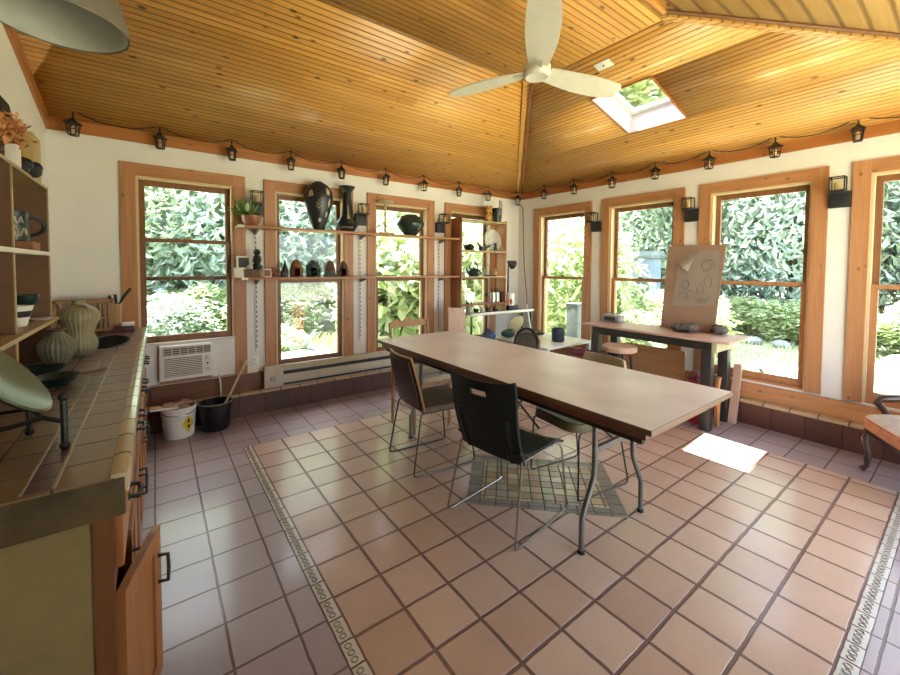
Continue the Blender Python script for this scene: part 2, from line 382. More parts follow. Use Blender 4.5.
    def build(s, name, mat, parent=None, ang=38, label=None):
        bmesh.ops.recalc_face_normals(s.bm, faces=s.bm.faces[:]) if not getattr(s, 'keep', 0) else None
        me = bpy.data.meshes.new(name)
        for e in s.bm.edges:
            e.smooth = not (len(e.link_faces) == 2 and e.calc_face_angle(0) > radians(ang))
        for f in s.bm.faces: f.smooth = True
        s.bm.to_mesh(me); s.bm.free()
        for m in (mat if isinstance(mat, (list, tuple)) else [mat]): me.materials.append(m)
        o = bpy.data.objects.new(name, me); COL.objects.link(o)
        if parent is not None: o.parent = parent
        if label: o['label'] = label
        return o
def thing(name, label, cat, loc=(0, 0, 0), rz=0, group=None):
    o = bpy.data.objects.new(name, None); COL.objects.link(o); o.location = loc; o.rotation_euler = (0, 0, rz)
    o.empty_display_size = .1
    o['label'] = label; o['category'] = cat
    if group: o['group'] = group
    return o
def tag(o, label, cat, group=None, kind=None, loc=None, rz=None):
    o['label'] = label; o['category'] = cat
    if group: o['group'] = group
    if kind: o['kind'] = kind
    if loc: o.location = loc
    if rz is not None: o.rotation_euler = (0, 0, rz)
    return o
def struct(o, label=None):
    o['kind'] = 'structure'; o['category'] = 'room'
    if label: o['label'] = label
    return o
def copy_tree(o, parent=None):
    c = o.copy(); COL.objects.link(c); c.parent = parent
    for ch in [x for x in o.children]: copy_tree(ch, c)
    return c
def copy_thing(o, label, loc, rz=0, group=None):
    c = copy_tree(o); c.location = loc; c.rotation_euler = (0, 0, rz); c['label'] = label
    if group: c['group'] = group
    return c

# ------------------------------------------------------------------ room shell
XL, YF = -5.30, -5.05              # left wall, front wall (behind the camera)
ZC, ZF, SL = 2.64, 3.1665, .27     # ceiling edge, flat ceiling height, slope
TH = .16
def wall_boxes(mb, lo, hi, z0, z1, holes, mk):
    """fill lo..hi x z0..z1 around holes [(a,b,za,zb)]; mk(a,b,za,zb) adds a box"""
    xs = sorted({lo, hi, *[h[0] for h in holes], *[h[1] for h in holes]})
    for a, b in zip(xs, xs[1:]):
        hs = [h for h in holes if h[0] <= a + 1e-6 and h[1] >= b - 1e-6]
        if not hs: mk(a, b, z0, z1); continue
        h = hs[0]
        if h[2] > z0 + 1e-6: mk(a, b, z0, h[2])
        if h[3] < z1 - 1e-6: mk(a, b, h[3], z1)
CW = .105                                   # casing width
WT = 2.371                                  # casing top
back_w = [(-4.865, -3.906), (-3.733, -2.778), (-2.599, -1.631), (-1.460, -.500)]
right_w = [(-1.317, -.334), (-2.458, -1.467), (-3.602, -2.604), (-4.74, -3.747)]
ZB = .405
mb = MB(); holes = [(a + CW, b - CW, ZB, WT - CW) for a, b in back_w]
wall_boxes(mb, XL - TH, TH, -.3, ZC + .05, holes, lambda a, b, z, w: mb.bb((a, 0, z), (b, TH, w)))
struct(mb.build('wall_back', M['wall']))
mb = MB(); holes = [(a + CW, b - CW, ZB, WT - CW) for a, b in right_w]
wall_boxes(mb, YF - TH, 0, -.3, ZC + .05, holes, lambda a, b, z, w: mb.bb((0, a, z), (TH, b, w)))
struct(mb.build('wall_right', M['wall']))
def zceil(y): return min(ZF, ZC + SL * min(-y, y - YF))
YA, YB = -1.95, -3.10
mb = MB()
mb.prism([(XL - TH, TH, -.3), (XL - TH, TH, ZC), (XL - TH, 0, ZC + .02), (XL - TH, YA, ZF + .02), (XL - TH, YB, ZF + .02), (XL - TH, YF, ZC + .02), (XL - TH, YF - TH, ZC), (XL - TH, YF - TH, -.3)], (TH, 0, 0))
struct(mb.build('wall_left', M['wall']))
mb = MB()      # wall behind the camera: unseen wide opening, added to let in daylight
wall_boxes(mb, XL - TH, TH, -.3, ZC + .05, [(-3.0, -.4, .02, 2.3)], lambda a, b, z, w: mb.bb((a, YF - TH, z), (b, YF, w)))
struct(mb.build('wall_front', M['wall']))

# floor: field, border strips, outer zone
FX0, FX1, FY0, FY1, BW = -4.021, -.66, -.835, -4.125, .0625
mb = MB(); mb.keep = 1
def quad(a, b, c, d, z=0, i=0):
    mb.mi = i; mb.face([(a, c, z), (b, c, z), (b, d, z), (a, d, z)])
quad(FX0, FX1, FY1, FY0, 0, 1)
quad(FX0 - BW, FX0, FY1, FY0, 0, 2)
quad(FX0 - BW, FX1, FY1 - BW, FY1, 0, 3)
quad(XL, FX0 - BW, YF, .0, 0, 0); quad(FX0 - BW, 0, FY0, 0, 0, 0); quad(FX1, 0, FY1 - BW, FY0, 0, 0); quad(FX0 - BW, 0, YF, FY1 - BW, 0, 0)
fl = struct(mb.build('floor', [M['tile_outer'], M['tile_field'], M['tile_border'], M['tile_border2']]))
mb = MB(); mb.bb((XL - TH, YF - TH, -.3), (TH, TH, -.012)); struct(mb.build('floor_slab', M['concrete']))
# raised ornament rings on the border tiles
mb = MB()
def ring(x, y, ax):
    for k in (-1, 0, 1):
        c = (x + (0 if ax else k * .033), y + (k * .033 if ax else 0), .0008)
        mb.tube([(c[0] + .012 * cos(t * pi / 4), c[1] + .012 * sin(t * pi / 4), c[2]) for t in range(8)], .0028, 4, True)
for k in range(28): ring(FX0 - BW / 2, -.82 - .059 - .118 * k, 1)
for k in range(29): ring(-4.08 + .059 + .118 * k, FY1 - BW / 2, 0)
struct(mb.build('trim_1', M['relief'], label='raised ornament on the border tiles'))
# mosaic medallion in the floor
ce = Vector((-2.51, -2.62)); hw, hh, an = .47, .245, atan2(-.687, .696)
mo = []
mb = MB(); mb.mi = 0
mb.bb((-.49, -.33, 0), (.49, .33, .0025)); me = mb.build('trim_2', M['mosaic_edge']); struct(me, 'grey edging of the floor mosaic'); me.location = (ce.x, ce.y, 0); me.rotation_euler = (0, 0, an)
mb = MB(); mb.bb((-.40, -.25, 0), (.40, .25, .004)); me = mb.build('trim_3', M['mosaic']); struct(me, 'small square tiles of the floor mosaic'); me.location = (ce.x, ce.y, 0); me.rotation_euler = (0, 0, an)

# ceiling
def ceil_obj(name, polys, mat):
    b = MB(); b.keep = 1
    for p in polys: b.face(p)
    o = b.build(name, mat); struct(o)
    md = o.modifiers.new('th', 'SOLIDIFY'); md.thickness = .05; md.offset = 1.
    return o
def zr(x): return ZC + SL * (-x)
XA = -1.95
ceil_obj('ceiling', [[(XL, 0, ZC), (0, 0, ZC), (XA, YA, ZF), (XL, YA, ZF)][::-1]], M['pine_x'])
ceil_obj('ceiling_flat', [[(XL, YB, ZF), (XL, YA, ZF), (XA, YA, ZF), (XA, YB, ZF)]], M['pine_x'])
ceil_obj('ceiling_front', [[(XL, YF, ZC), (0, YF, ZC), (XA, YB, ZF), (XL, YB, ZF)]], M['pine_wide'])
SX0, SX1, SY0, SY1 = -1.43, -.77, -2.777, -2.23
def rp(x, y): return (x, y, zr(x))
ceil_obj('ceiling_right', [
    [rp(0, 0), rp(0, YF), rp(SX1, YF - SX1), rp(SX1, SX1)][::-1],
    [rp(SX1, SX1), rp(SX1, SY1), rp(SX0, SY1), rp(SX0, SX0)][::-1],
    [rp(SX1, SY0), rp(SX1, YF - SX1), rp(SX0, YF - SX0), rp(SX0, SY0)][::-1],
    [rp(SX0, SX0), rp(SX0, YF - SX0), rp(XA, YB), rp(XA, YA)][::-1]], M['pine_y'])
# skylight shaft, frame, glass
n = Vector((SL, 0, 1)).normalized()
U = Vector((1, 0, -SL)).normalized()
def sk(x, y, h): return Vector(rp(x, y)) + n * h
mb = MB()
for (a, b) in (((SX0, SY0), (SX1, SY0)), ((SX1, SY0), (SX1, SY1)), ((SX1, SY1), (SX0, SY1)), ((SX0, SY1), (SX0, SY0))):
    out = {(SX0, SY0): (0, -.05, 0), (SX1, SY0): U * .05, (SX1, SY1): (0, .05, 0), (SX0, SY1): U * -.05}[a]
    ins = Vector(out) * -.12; ea = (Vector(b) - Vector(a)).normalized() * .05
    A_, B_ = Vector(a) - ea, Vector(b) + ea
    mb.prism([sk(*A_, .004) + ins, sk(*B_, .004) + ins, sk(*B_, .27) + ins, sk(*A_, .27) + ins], Vector(out))
sky_o = thing('window_9', None, 'room'); del sky_o['label']; struct(sky_o, 'skylight in the sloping pine ceiling')
mb.build('shaft', M['skywhite'], sky_o)
mb = MB()
for (a, b) in (((SX0, SY0), (SX1, SY0)), ((SX1, SY0), (SX1, SY1)), ((SX1, SY1), (SX0, SY1)), ((SX0, SY1), (SX0, SY0))):
    mid = Vector(((SX0 + SX1) / 2, (SY0 + SY1) / 2, 0))
    A, B = Vector((*a, 0)), Vector((*b, 0)); k = .84
    A2, B2 = mid + (A - mid) * k, mid + (B - mid) * k
    mb.prism([sk(A.x, A.y, .2), sk(B.x, B.y, .2), sk(B2.x, B2.y, .2), sk(A2.x, A2.y, .2)], n * .035)
mb.build('sash_frame', M['white'], sky_o)
mb = MB(); q = [sk(x, y, .225) for x, y in ((SX0, SY0), (SX1, SY0), (SX1, SY1), (SX0, SY1))]; mb.prism(q, n * .006); mb.build('pane', M['glass'], sky_o)
mb = MB()
for a, b in (((SX0, SY0), (SX1, SY0)), ((SX1, SY0), (SX1, SY1)), ((SX1, SY1), (SX0, SY1)), ((SX0, SY1), (SX0, SY0))):
    mb.bar(sk(*a, -.004), sk(*b, -.004), .014, .014)
mb.build('edge_bead', M['cornice_y'], sky_o)

# ceiling battens and cornice boards
def trim(k, build, mat):
    b = MB(); build(b); return struct(b.build('trim_%d' % k, mat))
hip_a, hip_b = Vector((0, 0, ZC)), Vector((XA, YA, ZF))
dn = Vector((0, 0, -.012))
trim(4, lambda b: (b.bar(hip_a + dn + Vector((-.02, .02, 0)), hip_b + dn + Vector((-.02, .02, 0)), .035, .02)), M['pine_x'])
trim(5, lambda b: (b.bar(hip_a + dn + Vector((.025, -.025, 0)), hip_b + dn + Vector((.025, -.025, 0)), .022, .02)), M['sash'])
rA, rB = Vector((XA, YA, ZF)), Vector((XA, YB, ZF))
trim(6, lambda b: b.bar(rA + Vector((.02, 0, -.02)), rB + Vector((.02, 0, -.02)), .045, .02), M['pine_y'])
trim(7, lambda b: b.bar(rA + Vector((-.02, 0, -.008)), rB + Vector((-.02, 0, -.008)), .035, .016), M['sash'])
vE = Vector((0, YF, ZC))
trim(8, lambda b: b.bar(rB + Vector((.02, .01, -.02)), vE + Vector((.02, .02, -.012)), .045, .02), M['pine_y'])
trim(9, lambda b: b.bar(rB + Vector((0, -.03, -.012)), vE + Vector((0, -.03, -.012)), .03, .016), M['sash'])
trim(10, lambda b: b.bar(rB + Vector((0, 0, -.012)), Vector((XL, YB, ZF - .012)), .06, .02), M['pine_x'])
trim(11, lambda b: b.bb((XL, -.024, 2.55), (0, 0, 2.655)), M['cornice_x'])
trim(12, lambda b: b.bb((-.024, YF, 2.55), (0, -.024, 2.655)), M['cornice_y'])
trim(13, lambda b: (b.prism([(XL, 0, 2.55), (XL, YA, ZF - .09), (XL, YB, ZF - .09), (XL, YF, 2.55), (XL, YF, ZC), (XL, YB, ZF), (XL, YA, ZF), (XL, 0, ZC)], (.022, 0, 0))), M['cornice_y'])
# baseboards: dark tile, brick ledge, wooden apron
b = MB(); b.bb((XL, -.09, 0), (-.09, 0, .205)); struct(b.build('baseboard_back', M['base_x']))
b = MB(); b.bb((-.09, YF, 0), (0, 0, .205)); struct(b.build('baseboard_right', M['base_y']))
trim(14, lambda b: b.bb((XL, -.105, .205), (-.105, 0, .235), .004), M['ledge_x'])
trim(15, lambda b: b.bb((-.105, YF, .205), (0, 0, .235), .004), M['ledge_y'])
trim(16, lambda b: b.bb((XL, -.03, .235), (-.03, 0, .40)), M['apron'])
trim(17, lambda b: b.bb((-.03, YF, .235), (0, 0, .385)), M['trim_y'])

# windows -------------------------------------------------------------
def window(k, wall, lo, hi, ac=False, upper=1.33, lower=None, meet=None):
    """built in a local frame: u along the wall, d outward, z up"""
    root = thing('window_%d' % k, None, 'room'); del root['label']; root['kind'] = 'structure'
    def P(u, d, z): return (u, d, z) if wall == 'B' else (d, u, z)
    hz = M['trim_x'] if wall == 'B' else M['trim_y']
    def bx(b, u0, u1, d0, d1, z0, z1, bev=0): b.bb(P(u0, d0, z0), P(u1, d1, z1), bev)
    zb = ZB; o0, o1 = lo + CW, hi - CW; ot = WT - CW
    b = MB(); bx(b, lo, lo + CW, -.022, 0, zb, WT); bx(b, hi - CW, hi, -.022, 0, zb, WT); b.build('casing', M['trim_z'], root)
    b = MB(); bx(b, o0, o1, -.0215, 0, ot, WT); b.build('head_casing', hz, root)
    b = MB(); t = .018
    bx(b, o0, o0 + t, 0, TH, zb, ot); bx(b, o1 - t, o1, 0, TH, zb, ot); bx(b, o0 + t, o1 - t, 0, TH, ot - t, ot); b.build('jamb', M['jamb'], root)
    b = MB(); bx(b, o0 + t, o1 - t, 0, TH + .03, zb, zb + .022); b.build('sill', hz, root)
    s0, s1 = o0 + t, o1 - t; w = .042
    def sash(nm, z0, z1, d, br, tr):
        b = MB(); bx(b, s0, s0 + w, d, d + .035, z0, z1); bx(b, s1 - w, s1, d, d + .035, z0, z1)
        bx(b, s0 + w, s1 - w, d, d + .035, z0, z0 + br); bx(b, s0 + w, s1 - w, d, d + .035, z1 - tr, z1); f = b.build(nm, M['sash'] if wall == 'B' or nm == 'upper_sash' else M['trim_z'], root)
        b = MB(); bx(b, s0 + w, s1 - w, d + .015, d + .019, z0 + br, z1 - tr); b.build('pane', M['glass'], f)
    if not ac:
        sash('upper_sash', upper - .02, ot - t, .075, .035, .05)
        sash('lower_sash', zb + .022, upper + .02, .036, .062, .035)
        zl = upper + .02
    else:
        sash('upper_sash', 1.352, ot - t, .075, .034, .05)
        sash('lower_sash', .785, 1.732, .036, .062, .034)
        zl = 1.732
    b = MB(); c = (lo + hi) / 2; bx(b, c - .03, c + .03, .04, .066, zl, zl + .012, .003); bx(b, c - .008, c + .03, .046, .06, zl + .012, zl + .022, .003); b.build('sash_lock', M['brass'], root)
    return root
for i, (a, b_) in enumerate(back_w): window(i + 1, 'B', a, b_, ac=(i == 0))
for i, (a, b_) in enumerate(right_w): window(i + 5, 'R', a, b_, upper=1.35)

# unseen roof eaves, added to keep direct sun off the floor
b = MB(); b.bb((XL - .7, TH, 2.66), (.75, .75, 2.74)); struct(b.build('added_eave', M['cornice_x']))
b = MB(); b.bb((TH, YF - .7, 2.66), (.75, TH, 2.74)); struct(b.build('added_eave', M['cornice_y']))
# ------------------------------------------------------------------ camera, light, world
cam = bpy.data.cameras.new('camera'); co = bpy.data.objects.new('camera', cam); COL.objects.link(co); SC.camera = co
cam.sensor_width = 36; cam.lens = 395.5179 / 900 * 36; cam.clip_start = .02
ya, pt, ro = radians(53.32445896), radians(2.1339171), radians(.3675183)
F = Vector((cos(ya) * cos(pt), sin(ya) * cos(pt), -sin(pt))); R = Vector((sin(ya), -cos(ya), 0)); Uv = R.cross(F)
R2 = R * cos(ro) + Uv * sin(ro); U2 = -R * sin(ro) + Uv * cos(ro)
mw = Matrix((R2, U2, -F)).transposed().to_4x4(); mw.translation = (-4.632978, -4.404135, 1.4866805); co.matrix_world = mw
cam.shift_y = -(337.5 - 282.2048) / 900

sun = bpy.data.lights.new('sun', 'SUN'); so = bpy.data.objects.new('sun', sun); COL.objects.link(so)
sd = Vector((.125, -.665, -3.0)); so.rotation_euler = sd.to_track_quat('-Z', 'Y').to_euler()
sun.energy = 9.5; sun.angle = radians(.6); sun.color = (1., .95, .86)
w = bpy.data.worlds.new('world'); SC.world = w; w.use_nodes = True; nt = w.node_tree
sky = N(nt, 'ShaderNodeTexSky', sky_type='NISHITA'); sky.sun_disc = False; sky.sun_elevation = radians(60); sky.sun_rotation = radians(0)
sky.air_density = 1.0; sky.dust_density = 2.5; sky.ozone_density = 1.
bg = nt.nodes['Background']
L(nt, mixc(nt, .45, sky.outputs[0], (8.4, 9.1, 10.6)), bg.inputs[0]); bg.inputs[1].default_value = .16
SC.view_settings.view_transform = 'Standard'; SC.view_settings.look = 'None'; SC.view_settings.gamma = 1; SC.view_settings.use_curve_mapping = False
SC.view_settings.exposure = 2.62
cy = SC.cycles; cy.max_bounces = 12; cy.diffuse_bounces = 7; cy.glossy_bounces = 4; cy.transparent_max_bounces = 12; cy.use_denoising = True
cy.caustics_reflective = False; cy.caustics_refractive = False; cy.sample_clamp_indirect = 8
def rrect(x0, x1, y0, y1, r, n=6):
    out = []
    for cx_, cy_, a0 in ((x1 - r, y1 - r, 0), (x0 + r, y1 - r, 1), (x0 + r, y0 + r, 2), (x1 - r, y0 + r, 3)):
        for k in range(n + 1): a = (a0 + k / n) * pi / 2; out.append((cx_ + r * cos(a), cy_ + r * sin(a)))
    return out
# ------------------------------------------------------------------ big table
t = thing('folding_table', 'long brown folding table with bent grey steel legs under the pale panel', 'table', (-2.575, -2.34, 0))
b = MB(); b.bb((-.385, -1.23, .745), (.385, 1.23, .789), .006); b.build('tabletop', M['tablebrown'], t)
b = MB(); b.bb((-.36, -1.2, .715), (-.335, 1.2, .745)); b.bb((.335, -1.2, .715), (.36, 1.2, .745)); b.build('apron_rail', M['darkrod'], t)
for yy in (-.865, .855):
    for s in (-1, 1):
        b = MB(); b.tube([(s * .30, yy, .0), (s * .30, yy, .19), (s * .285, yy, .215), (s * .205, yy, .36), (s * .195, yy, .39), (s * .195, yy, .66), (s * .26, yy, .745)], .0145, 10)
        lg = b.build('leg', M['legmetal'], t)
        b = MB(); b.cyl((s * .30, yy, 0), (s * .30, yy, .02), .018); b.build('foot_cap', M['black'], lg)
    b = MB(); b.bar((-.195, yy, .52), (.195, yy, .52), .022, .028); b.tube([(0, yy, .52), (0, yy * .55, .72)], .007, 6); b.build('brace', M['legmetal'], t)
o = thing('table_panel', 'large pale scuffed panel lying on top of the folding table', 'tabletop', (-2.549, -2.338, .7895))
b = MB(); b.bb((-.445, -1.27, .0), (.445, 1.27, .0255)); b.build('surface', M['tabletop'], o)
b = MB(); b.bb((-.449, -1.274, .0), (-.445, 1.274, .0245)); b.bb((.445, -1.274, .0), (.449, 1.274, .0245)); b.bb((-.445, -1.274, .0), (.445, -1.27, .0245)); b.bb((-.445, 1.27, .0), (.445, 1.274, .0245)); b.build('edge_banding', M['tableedge'], o, label='dark brown panel edge')

# ------------------------------------------------------------------ chairs (local +x is forward)
def sled(root, mat, rf, rr, yh, r, zs=.44, xf=.20, xr=-.17):
    for s in (-1, 1):
        b = MB(); b.tube([(xr, s * (yh - .03), zs), (xf - .03, s * (yh - .03), zs), (xf, s * (yh - .02), zs - .012), (xf + .015, s * (yh - .01), zs - .04), (rf - .01, s * yh, .04), (rf - .012, s * yh, .016), (rf - .04, s * yh, r), (rr + .03, s * yh, r), (rr + .004, s * yh, .014), (rr + .002, s * yh, .04), (xr - .01, s * (yh - .025), zs - .03), (xr, s * (yh - .03), zs)], r, 8)
        b.build('sled_leg', mat, root)
    b = MB()
    for x in (xr + .08, xf - .06): b.tube([(x, -(yh - .03), zs - .008), (x, yh - .03, zs - .008)], r * .9, 8)
    b.build('cross_rod', mat, root)
c = thing('stacking_chair', 'black plastic stacking chair with slotted back and chrome sled legs, nearest the camera', 'chair', (-2.925, -2.715, 0), radians(8))
def backpt(u, v):
    y = (u - .5) * (.44 + .03 * v); z = .415 + .455 * v + .018 * v * (2 * u - 1) ** 2
    x = -.155 - .115 * v - .05 * sin(pi * min(v * 1.2, 1)) * .4 - .045 * (1 - (2 * u - 1) ** 2) * (.4 + .6 * v)
    return (x, y, z)
b = MB()
for u0, u1, v0, v1, nu, nv in ((0, 1, 0, .80, 14, 12), (0, .36, .80, .88, 5, 2), (.60, 1, .80, .88, 6, 2), (0, 1, .88, 1, 14, 2)):
    b.sheet(lambda u, v: backpt(u0 + (u1 - u0) * u, v0 + (v1 - v0) * v), nu, nv, .012)
bk = b.build('backrest', M['blackplastic'], c)
for s in (-1, 1):
    b = MB(); b.tube([(backpt(.5 + .49 * s, v)[0] + .006, backpt(.5 + .49 * s, v)[1], backpt(.5 + .49 * s, v)[2]) for v in [i / 8 for i in range(9)]], .012, 8); b.build('edge_roll', M['blackplastic'], bk)
    b = MB(); b.sheet(lambda u, v: (backpt(.5 + s * (.30 + .12 * u), v * .55)[0] - .014 * sin(pi * u), backpt(.5 + s * (.30 + .12 * u), v * .55)[1], backpt(.5 + s * .4, v * .55)[2]), 5, 6, .008); b.build('back_rib', M['blackplastic'], bk)
b = MB(); b.sheet(lambda u, v: (-.20 + .455 * u, (v - .5) * .46, .452 + .022 * (2 * v - 1) ** 2 - .02 * sin(pi * u) - .05 * max(0, u - .82) / .18 + .02 * max(0, .15 - u) / .15), 16, 10, .014); b.build('seat', M['blackplastic'], c)
sled(c, M['chrome'], .275, -.265, .25, .0065, .436)

c = thing('sled_chair', 'brown padded chair with dark back on thin black sled legs, left side of table', 'chair', (-2.925, -1.875, 0), radians(-6))
def bp2(u, v, o=0): return (-.165 - .095 * v - .03 * (1 - (2 * u - 1) ** 2) + o, (u - .5) * (.42 - .05 * v ** 3), .46 + .385 * v)
b = MB(); b.sheet(lambda u, v: bp2(u, v), 12, 10, .014); bk = b.build('back_shell', M['brownpad'], c)
b = MB(); b.tube([bp2(0, v) for v in [k / 8 for k in range(9)]] + [bp2(u, 1) for u in [k / 10 for k in range(1, 10)]] + [bp2(1, 1 - v) for v in [k / 8 for k in range(9)]], .009, 6); b.build('edge_strip', M['chairwood'], bk, label='tan wooden edge of the back')
b = MB(); b.sheet(lambda u, v: bp2(.05 + .9 * u, .03 + .90 * v, -.013), 12, 10, .016); b.build('back_pad', M['brownpad'], bk, label='dark brown vinyl pad')
b = MB(); b.box((.035, 0, .462), (.43, .43, .045), None, .018); b.build('seat', M['brownseat'], c)
sled(c, M['darkrod'], .265, -.255, .225, .006, .436, xf=.20, xr=-.18)

c = thing('sled_chair', 'olive seated chair with tan back, tucked under the right edge of the table', 'chair', (-2.245, -2.735, 0), radians(172))
b = MB(); b.sheet(lambda u, v: (-.195 - .05 * v - .05 * (1 - (2 * u - 1) ** 2), (u - .5) * (.43 - .08 * v ** 3), .50 + .345 * v), 12, 8, .016); b.build('backrest', M['tanback'], c, label='tan moulded back')
b = MB(); b.prism([(x, y, .437) for x, y in rrect(-.17, .27, -.21, .21, .09)], (0, 0, .012)); b.prism([(x, y, .449) for x, y in rrect(-.165, .265, -.205, .205, .085)], (0, 0, .034)); b.prism([(x, y, .483) for x, y in rrect(-.15, .25, -.19, .19, .08)], (0, 0, .01)); b.build('seat', M['olive'], c)
for s in (-1, 1): b = MB(); b.tube([(-.21, s * .17, .56), (-.19, s * .18, .44), (-.12, s * .19, .432)], .007); b.build('back_bracket', M['darkrod'], c)
sled(c, M['darkrod'], .245, -.24, .225, .006, .43, xf=.21, xr=-.16)

c = thing('round_back_chair', 'dark folding chair with round hooped back by the far right of the table', 'chair', (-2.02, -1.79, 0), radians(172))
b = MB(); b.tube([(-.2 - .05 * (.5 + .5 * sin(a)), .175 * cos(a), .745 + .16 * sin(a)) for a in [pi * k / 14 for k in range(-2, 17)]], .013, 8); b.build('back_hoop', M['darkrod'], c)
b = MB(); b.sheet(lambda u, v: (-.225 - .03 * (v - .5) - .02 * (1 - (2 * u - 1) ** 2), (u - .5) * .30 * sqrt(max(.06, 1 - (2 * v - 1) ** 4)), .60 + .27 * v), 10, 10, .018); b.build('back_pad', M['greypad'], c)
b = MB(); b.lathe([(0, .43), (.19, .43), (.205, .445), (.20, .462), (.17, .47), (0, .472)], seg=28); b.build('seat', M['greypad'], c)
for s in (-1, 1):
    b = MB(); b.tube([(-.2, s * .175, .70), (-.15, s * .18, .44), (.20, s * .19, .012)], .011, 8); b.build('leg', M['darkrod'], c)
    b = MB(); b.tube([(.12, s * .165, .43), (-.23, s * .19, .012)], .011, 8); b.build('leg', M['darkrod'], c)
b = MB(); b.tube([(.13, -.17, .12), (.13, .17, .12)], .008); b.build('stretcher', M['darkrod'], c)

c = thing('wooden_chair', 'light wooden chair with carved top rail and cream cushion at far table end', 'chair', (-2.62, -1.235, 0), radians(-90))
for s in (-1, 1):
    b = MB(); b.tube([(-.17, s * .205, 0), (-.165, s * .205, .45), (-.175, s * .21, .70), (-.215, s * .215, .95)], [.015, .019, .018, .015], 8); b.build('back_post', M['chairwood'], c)
    b = MB(); b.tube([(.20, s * .19, 0), (.21, s * .195, .06), (.195, s * .19, .2), (.205, s * .195, .43)], [.013, .016, .019, .022], 8); b.build('leg', M['chairwood'], c)
b = MB(); b.sheet(lambda u, v: (-.205 - .025 * v - .02 * (1 - (2 * u - 1) ** 2), (u - .5) * .44, .90 + v * (.035 + .03 * cos(3 * pi * (2 * u - 1) / 2) ** 2 + .02 * (1 - abs(2 * u - 1)))), 20, 3, .02); b.build('top_rail', M['chairwood'], c)
b = MB(); b.sheet(lambda u, v: (-.18 - .01 * v - .015 * (1 - (2 * u - 1) ** 2), (u - .5) * .40, .66 + .05 * v), 12, 2, .016); b.build('mid_rail', M['chairwood'], c)
b = MB(); b.bb((-.18, -.205, .405), (.215, .205, .44), .006); b.build('seat_frame', M['chairwood'], c)
b = MB(); b.box((.02, 0, .465), (.40, .40, .055), None, .022); b.build('cushion', M['creamseat'], c, label='cream fabric cushion')
b = MB()
for s in (-1, 1): b.tube([(-.165, s * .2, .22), (.2, s * .19, .22)], .01)
b.tube([(.02, -.195, .22), (.02, .195, .22)], .009); b.build('stretcher', M['chairwood'], c)

c = thing('round_stool', 'round stool with thick pale wooden top in front of the workbench', 'stool', (-.83, -2.215, 0))
b = MB(); b.lathe([(0, .64), (.15, .64), (.165, .65), (.168, .69), (.155, .702), (0, .704)], seg=32); b.build('seat', M['rawplank'], c)
for k in range(4):
    a = pi / 4 + k * pi / 2; b = MB(); b.tube([(.10 * cos(a), .10 * sin(a), .64), (.17 * cos(a), .17 * sin(a), 0)], .012, 8); b.build('leg', M['darkrod'], c)
b = MB(); b.tube([(.145 * cos(k * pi / 10), .145 * sin(k * pi / 10), .24) for k in range(20)], .007, 6, True); b.build('foot_ring', M['darkrod'], c)

def dome_pad(b):
    rings = [[b.bm.verts.new((x * s_, y * s_, .42 + .058 * (1 - s_ ** 3))) for x, y in rrect(-.285, .285, -.315, .315, .14, 10)] for s_ in (1., .93, .82, .66, .45, .2)]
    for A_, B_ in zip(rings, rings[1:]):
        for i in range(len(A_)): j = (i + 1) % len(A_); b.bm.faces.new((A_[i], A_[j], B_[j], B_[i]))
    b.bm.faces.new(rings[-1]); b.bm.faces.new(rings[0][::-1])
c = thing('armchair', 'antique armchair with salmon padded seat and dark cabriole legs, cropped at right', 'armchair', (-.55, -4.295, 0), radians(120))
b = MB(); dome_pad(b); b.build('seat_pad', M['greyup'], c, label='faded grey seat top')
b = MB(); b.prism([(x, y, .345) for x, y in rrect(-.30, .30, -.33, .33, .15, 10)], (0, 0, .06)); b.prism([(x, y, .405) for x, y in rrect(-.292, .292, -.322, .322, .145, 10)], (0, 0, .015)); b.build('seat_border', M['salmon'], c, label='salmon upholstered edge')
b = MB(); b.prism([(x, y, .312) for x, y in rrect(-.295, .295, -.325, .325, .15, 10)], (0, 0, .033)); b.build('seat_rail', M['mahog'], c)
for sx in (-1, 1):
    for sy in (-1, 1):
        b = MB(); x, y = sx * .235, sy * .265; b.tube([(x, y, .325), (x + .025 * sx, y + .02 * sy, .25), (x + .008 * sx, y + .005 * sy, .12), (x + .01 * sx, y + .01 * sy, .04), (x + .03 * sx, y + .025 * sy, 0.012)], [.03, .031, .02, .015, .021], 10); b.build('leg', M['mahog'], c)
for s in (-1, 1):
    b = MB(); b.tube([(.10, s * .315, .335), (.11, s * .338, .40), (.14, s * .348, .46), (.17, s * .35, .50), (.15, s * .35, .535), (.05, s * .345, .548), (-.08, s * .338, .555), (-.20, s * .325, .59), (-.30, s * .28, .64)], [.022, .02, .022, .026, .03, .029, .028, .026, .022], 10); b.build('armrest', M['mahog'], c)
b = MB(); b.sheet(lambda u, v: (-.27 - .10 * v, (u - .5) * .56 * (1 - .25 * v ** 3), .40 + .55 * v), 12, 10, .05); b.build('backrest', M['salmon'], c)

# ------------------------------------------------------------------ workbench by the right wall
t = thing('workbench', 'workbench with pinkish top and dark painted legs below the right windows', 'workbench', (-.36, -2.37, 0))
b = MB(); b.bb((-.30, -.75, .828), (.24, .73, .85), .003); b.build('benchtop', M['benchtop'], t)
b = MB(); b.bb((-.25, -.60, .745), (-.215, .62, .828)); b.bb((.15, -.60, .745), (.185, .62, .828)); b.build('rail', M['benchleg'], t)
b = MB(); b.bb((-.25, -.64, .735), (.185, -.60, .828)); b.bb((-.25, .62, .735), (.185, .655, .828)); b.build('end_rail', M['benchend'], t, label='end rail, pale from light put into its colour')
for x in (-.26, .14):
    for y in (-.60, .54):
        b = MB(); b.bb((x, y, 0), (x + .085, y + .085, .745), .004); b.build('leg', M['benchleg'], t)
